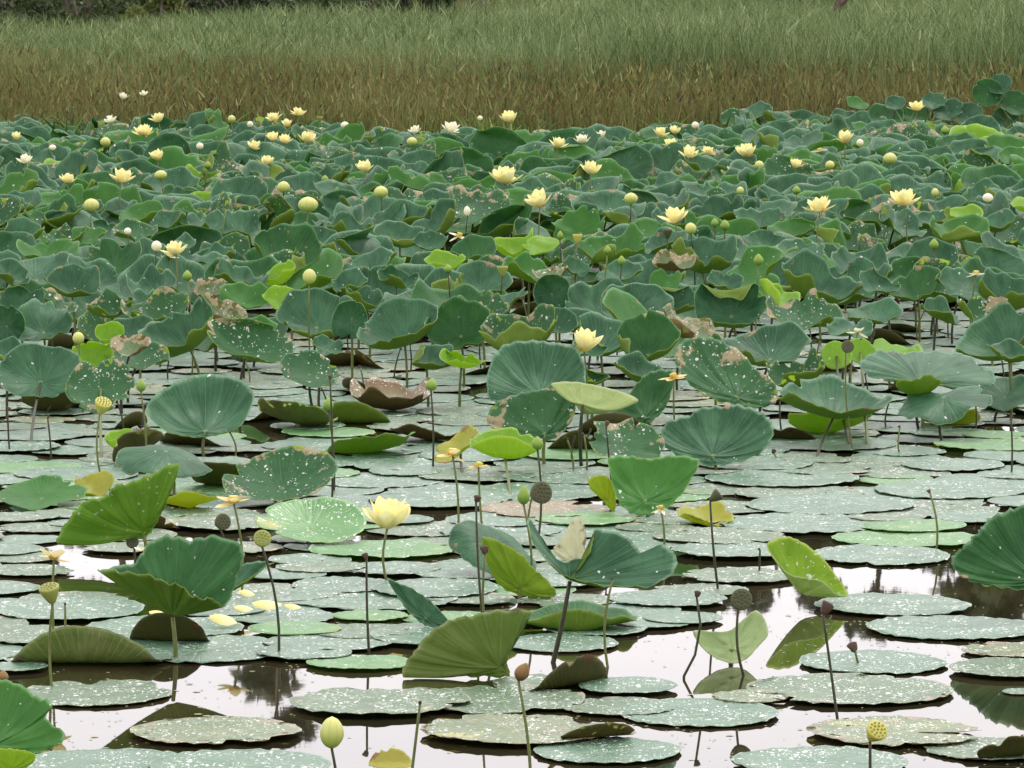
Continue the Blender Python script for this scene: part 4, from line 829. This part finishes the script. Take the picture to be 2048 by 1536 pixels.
def crown(seed, Ht, Wd, z0, nclump, nleaf, lsz, mat, parent):
    g = np.random.default_rng(seed); C = []
    for i in range(nclump):
        t = g.uniform(0, 1); z = z0+(Ht-z0-Wd*.25)*t; r = Wd*(math.sin(math.pi*(t*.8+.15))**.6)*g.uniform(.25, 1.0); a = g.uniform(0, 6.283)
        C.append((r*math.cos(a), r*math.sin(a), z, Wd*g.uniform(.16, .34)))
    C = np.array(C); ci = g.integers(0, nclump, nleaf); d = g.normal(0, 1, (nleaf, 3)); d /= np.linalg.norm(d, axis=1, keepdims=True)
    p = C[ci, :3]+d*C[ci, 3:4]*g.uniform(.45, 1.05, (nleaf, 1))*np.array([1.1, 1.1, .75])
    a = g.normal(0, 1, (nleaf, 3)); a /= np.linalg.norm(a, axis=1, keepdims=True); b = np.cross(a, g.normal(0, 1, (nleaf, 3))); b /= np.linalg.norm(b, axis=1, keepdims=True)
    s = g.uniform(.5, 1.3, (nleaf, 1))*lsz; V = np.stack([p-a*s, p+b*s*.5, p+a*s, p-b*s*.5], 1).reshape(-1, 3)
    Fq = np.arange(nleaf*4, dtype=np.int32); me = bpy.data.meshes.new('crown'); me.vertices.add(len(V)); me.vertices.foreach_set('co', V.astype(np.float32).ravel())
    me.loops.add(len(Fq)); me.loops.foreach_set('vertex_index', Fq); me.polygons.add(nleaf); me.polygons.foreach_set('loop_start', np.arange(0, nleaf*4, 4, dtype=np.int32))
    me.materials.append(mat); me.update(calc_edges=True)
    at = me.attributes.new('rnd', 'FLOAT', 'POINT'); at.data.foreach_set('value', np.repeat(np.clip(g.uniform(0, 1, nleaf)*.6+g.uniform(0, .4, nclump)[ci], 0, 1), 4).astype(np.float32))
    o = bpy.data.objects.new('crown', me); COL.objects.link(o); o.parent = parent; return C
def tree(x, D, Ht, Wd, mi, seed, lab):
    t = thing('shore_tree', 'tree', (x, D, .05), *proj((x, D, 1)), 'tree', 'trees behind the reeds', lab)
    C = crown(seed, Ht, Wd, Ht*.14, 34, 7600, .28, CM[mi], t)
    g = random.Random(seed); vs, fs = tube_geo([(0, 0, 0), (g.uniform(-.2, .2), 0, Ht*.35), (g.uniform(-.5, .5), 0, Ht*.7), (0, 0, Ht*.95)], [.28, .22, .13, .03], 8)
    for c in C[:9]:
        v2, f2 = tube_geo([(0, 0, c[2]*.6), (c[0]*.5, c[1]*.5, c[2]*.85), tuple(c[:3])], [.10, .07, .02], 5); b0 = len(vs); vs += v2; fs += [tuple(q+b0 for q in f) for f in f2]
    mesh_obj('trunk', vs, fs, [M_trunk], t)
tx = [(-14.5,128,18.6,4.2,0),(-9.6,124,17.2,3.2,1),(-6.2,130,19.6,2.6,0),(-3.4,126,17.0,2.4,1),(-.9,133,17.2,2.4,0),(1.8,127,15.2,2.4,0),(4.4,131,16.2,2.4,1),(6.8,126,15.4,2.4,0),(9.4,129,17.0,2.6,0),(12.2,127,16.7,2.8,1),(16.5,127,16.4,3.6,0)]
ords = ['first','second','third','fourth','fifth','sixth','seventh','eighth','ninth','tenth','eleventh']
for i, (x, D, h_, w_, mi) in enumerate(tx):
    tree(x, D, h_, w_, mi, 900+i, '%s tree from the left in the dark treeline behind the reeds' % ords[i])
sh = [(-11,98,2.6,2.2,0,'dark bushy shrub at the top left corner behind the reeds'),(-8.2,96,2.4,1.7,1,'mid green shrub next to the corner shrub at top left'),(-6.6,94,1.7,.9,2,'yellow-green shrub brightest in the top left background'),(-5.2,99,2.5,1.6,0,'dark shrub right of the yellow-green shrub'),(-3.2,97,2.6,1.8,1,'dull green shrub at top, left of centre'),(-2.0,100,1.6,1.0,0,'small dark shrub at the top edge near the centre'),
      (-10,104,3.0,2.2,1,'taller green shrub behind the dark corner shrub'),(-7.4,103,3.1,2.0,0,'dark shrub behind the mid green one at top left'),(-4.2,104,3.0,2.0,0,'dark tall shrub left of centre behind the reeds'),
      (5,99,2.2,1.8,0,'dark shrub hidden behind the right-hand reeds'),(9,98,2.2,1.8,1,'green shrub hidden behind the reeds at far right')]
for i, (x, D, h_, w_, mi, lab) in enumerate(sh):
    t = thing('shrub', 'shrub', (x, D, .05), *proj((x, D, 1)), 'shrub', 'shrubs behind the reeds', lab)
    C = crown(700+i, h_, w_, .1, 22, 5200, .075, CM[mi], t)
    vs = []; fs = []
    for c in C[:8]:
        v2, f2 = tube_geo([(0, 0, 0), (c[0]*.5, c[1]*.5, c[2]*.6), tuple(c[:3])], [.05, .035, .012], 5); b0 = len(vs); vs += v2; fs += [tuple(q+b0 for q in f) for f in f2]
    mesh_obj('trunk', vs, fs, [M_trunk], t)

# ------------------------------------------------------------ labels
LMK = [(775,1018,'the big foreground yellow flower'),(1168,675,'the lone centre yellow flower'),(1610,1135,'the folded lime shell leaf'),(1190,793,'the rolled pale leaf'),(940,1300,'the upturned olive leaf'),
 (1460,1285,'the pale green cupped leaf'),(1985,1100,'the dark right edge leaf'),(50,1450,'the bright corner leaf'),(345,1160,'the crumpled funnel leaf'),(1860,745,'the broad umbrella leaf'),(1697,705,'the paired lime leaves'),
 (400,810,'the smooth blue bowl leaf'),(1775,610,'the maroon withered leaf'),(352,492,'the low left yellow flower'),(616,408,'the round half-open yellow bud'),(1080,393,'the cupped centre flower'),(1352,426,'the flower right of centre'),
 (1640,405,'the left of two right flowers'),(1808,390,'the right of two right flowers'),(240,348,'the large upper left flower'),(785,787,'the brown shrivelled cup leaf'),(1286,968,'the bright heart-shaped leaf'),(225,1010,'the bright curled leaf'),
 (1740,1463,'the bottom right yellow-green pod'),(663,1465,'the bottom green bud'),(1038,1338,'the brown withered bud'),(1497,298,'the largest far right flower'),(1115,285,'the small far centre flower'),(595,250,'the far left flower cluster'),(1850,268,'the far lime square leaf'),(1740,1328,'the lone round pad at right'),(190,1390,'the pad below the dark olive edge')]
DIRS = ['right of', 'above right of', 'above', 'above left of', 'left of', 'below left of', 'below', 'below right of']
ORD = ['nearest', 'second nearest', 'third nearest', 'fourth nearest', 'fifth nearest', 'sixth nearest', 'seventh nearest', 'eighth nearest', 'ninth nearest', 'tenth nearest', 'eleventh nearest', 'twelfth nearest']
def sec(it, L):
    dx = it['px']-L[0]; dy = (L[1]-it['py'])*1.6; return int(round(math.atan2(dy, dx)/(math.pi/4))) % 8, math.hypot(dx, dy)
seen = set(t['label'] for t in THINGS if t['label'])
for it in THINGS:
    if it['label']: it['o']['label'] = it['label']; continue
    best = sorted(LMK, key=lambda L: sec(it, L)[1])[:6]; done = False
    for L in best:
        s, d = sec(it, L)
        if d < 6: continue
        rank = sum(1 for o in THINGS if o is not it and o['desc'] == it['desc'] and sec(o, L)[0] == s and sec(o, L)[1] < d)
        if rank < len(ORD):
            lab = '%s, %s %s %s' % (it['desc'], ORD[rank], DIRS[s], L[2])
            if len(lab.split()) <= 16 and lab not in seen:
                seen.add(lab); it['o']['label'] = lab; done = True; break
    if not done: it['o']['label'] = it['desc']+' in the crowded part of the pond'; print('nolabel', it['desc'])
print('things', len(THINGS))

# ------------------------------------------------------------ light
EL, AZ = 58, 28      # high, a little behind the scene to the right
w = bpy.data.worlds.new('World'); sc.world = w; w.use_nodes = True; nt = w.node_tree; g = G(nt)
bg = nt.nodes['Background']; sky = g.n('ShaderNodeTexSky', sky_type='NISHITA', sun_disc=False)
sky.sun_elevation = R_(EL); sky.sun_rotation = R_(AZ); sky.dust_density = 3; sky.air_density = 1.0; sky.ozone_density = 1
hs = g.n('ShaderNodeHueSaturation'); hs.inputs['Saturation'].default_value = .12; g.l(sky.outputs[0], hs.inputs['Color'])
tcw = g.n('ShaderNodeTexCoord'); sz = g.n('ShaderNodeSeparateXYZ'); g.l(tcw.outputs['Generated'], sz.inputs[0])
# a closed cloud deck: even, faintly pinkish, with soft bands
cn = g.noise(tcw.outputs['Generated'], 3.0, 4); cc = g.mix(g.sstep(cn, .3, .7), (8.8, 8.45, 8.7), (10.6, 10.2, 10.4))
hz = g.sstep(sz.outputs[2], .0, .45, 1, 0); cc = g.mix(hz, cc, (14.2, 13.4, 13.8))
cl = g.mix(.8, hs.outputs[0], cc); g.l(cl, bg.inputs[0]); bg.inputs[1].default_value = .12
sd = bpy.data.lights.new('sun', 'SUN'); sd.energy = 1.0; sd.angle = R_(18); sd.color = (1, .96, .9)
so = bpy.data.objects.new('sun', sd); COL.objects.link(so)
dv = Vector((math.sin(R_(AZ))*math.cos(R_(EL)), math.cos(R_(AZ))*math.cos(R_(EL)), math.sin(R_(EL))))
so.rotation_euler = dv.to_track_quat('Z', 'Y').to_euler()
vs_ = sc.view_settings; vs_.view_transform = 'Standard'; vs_.look = 'None'; vs_.exposure = 0.58; vs_.gamma = 1; vs_.use_curve_mapping = False
sc.cycles.max_bounces = 8; sc.cycles.transparent_max_bounces = 12
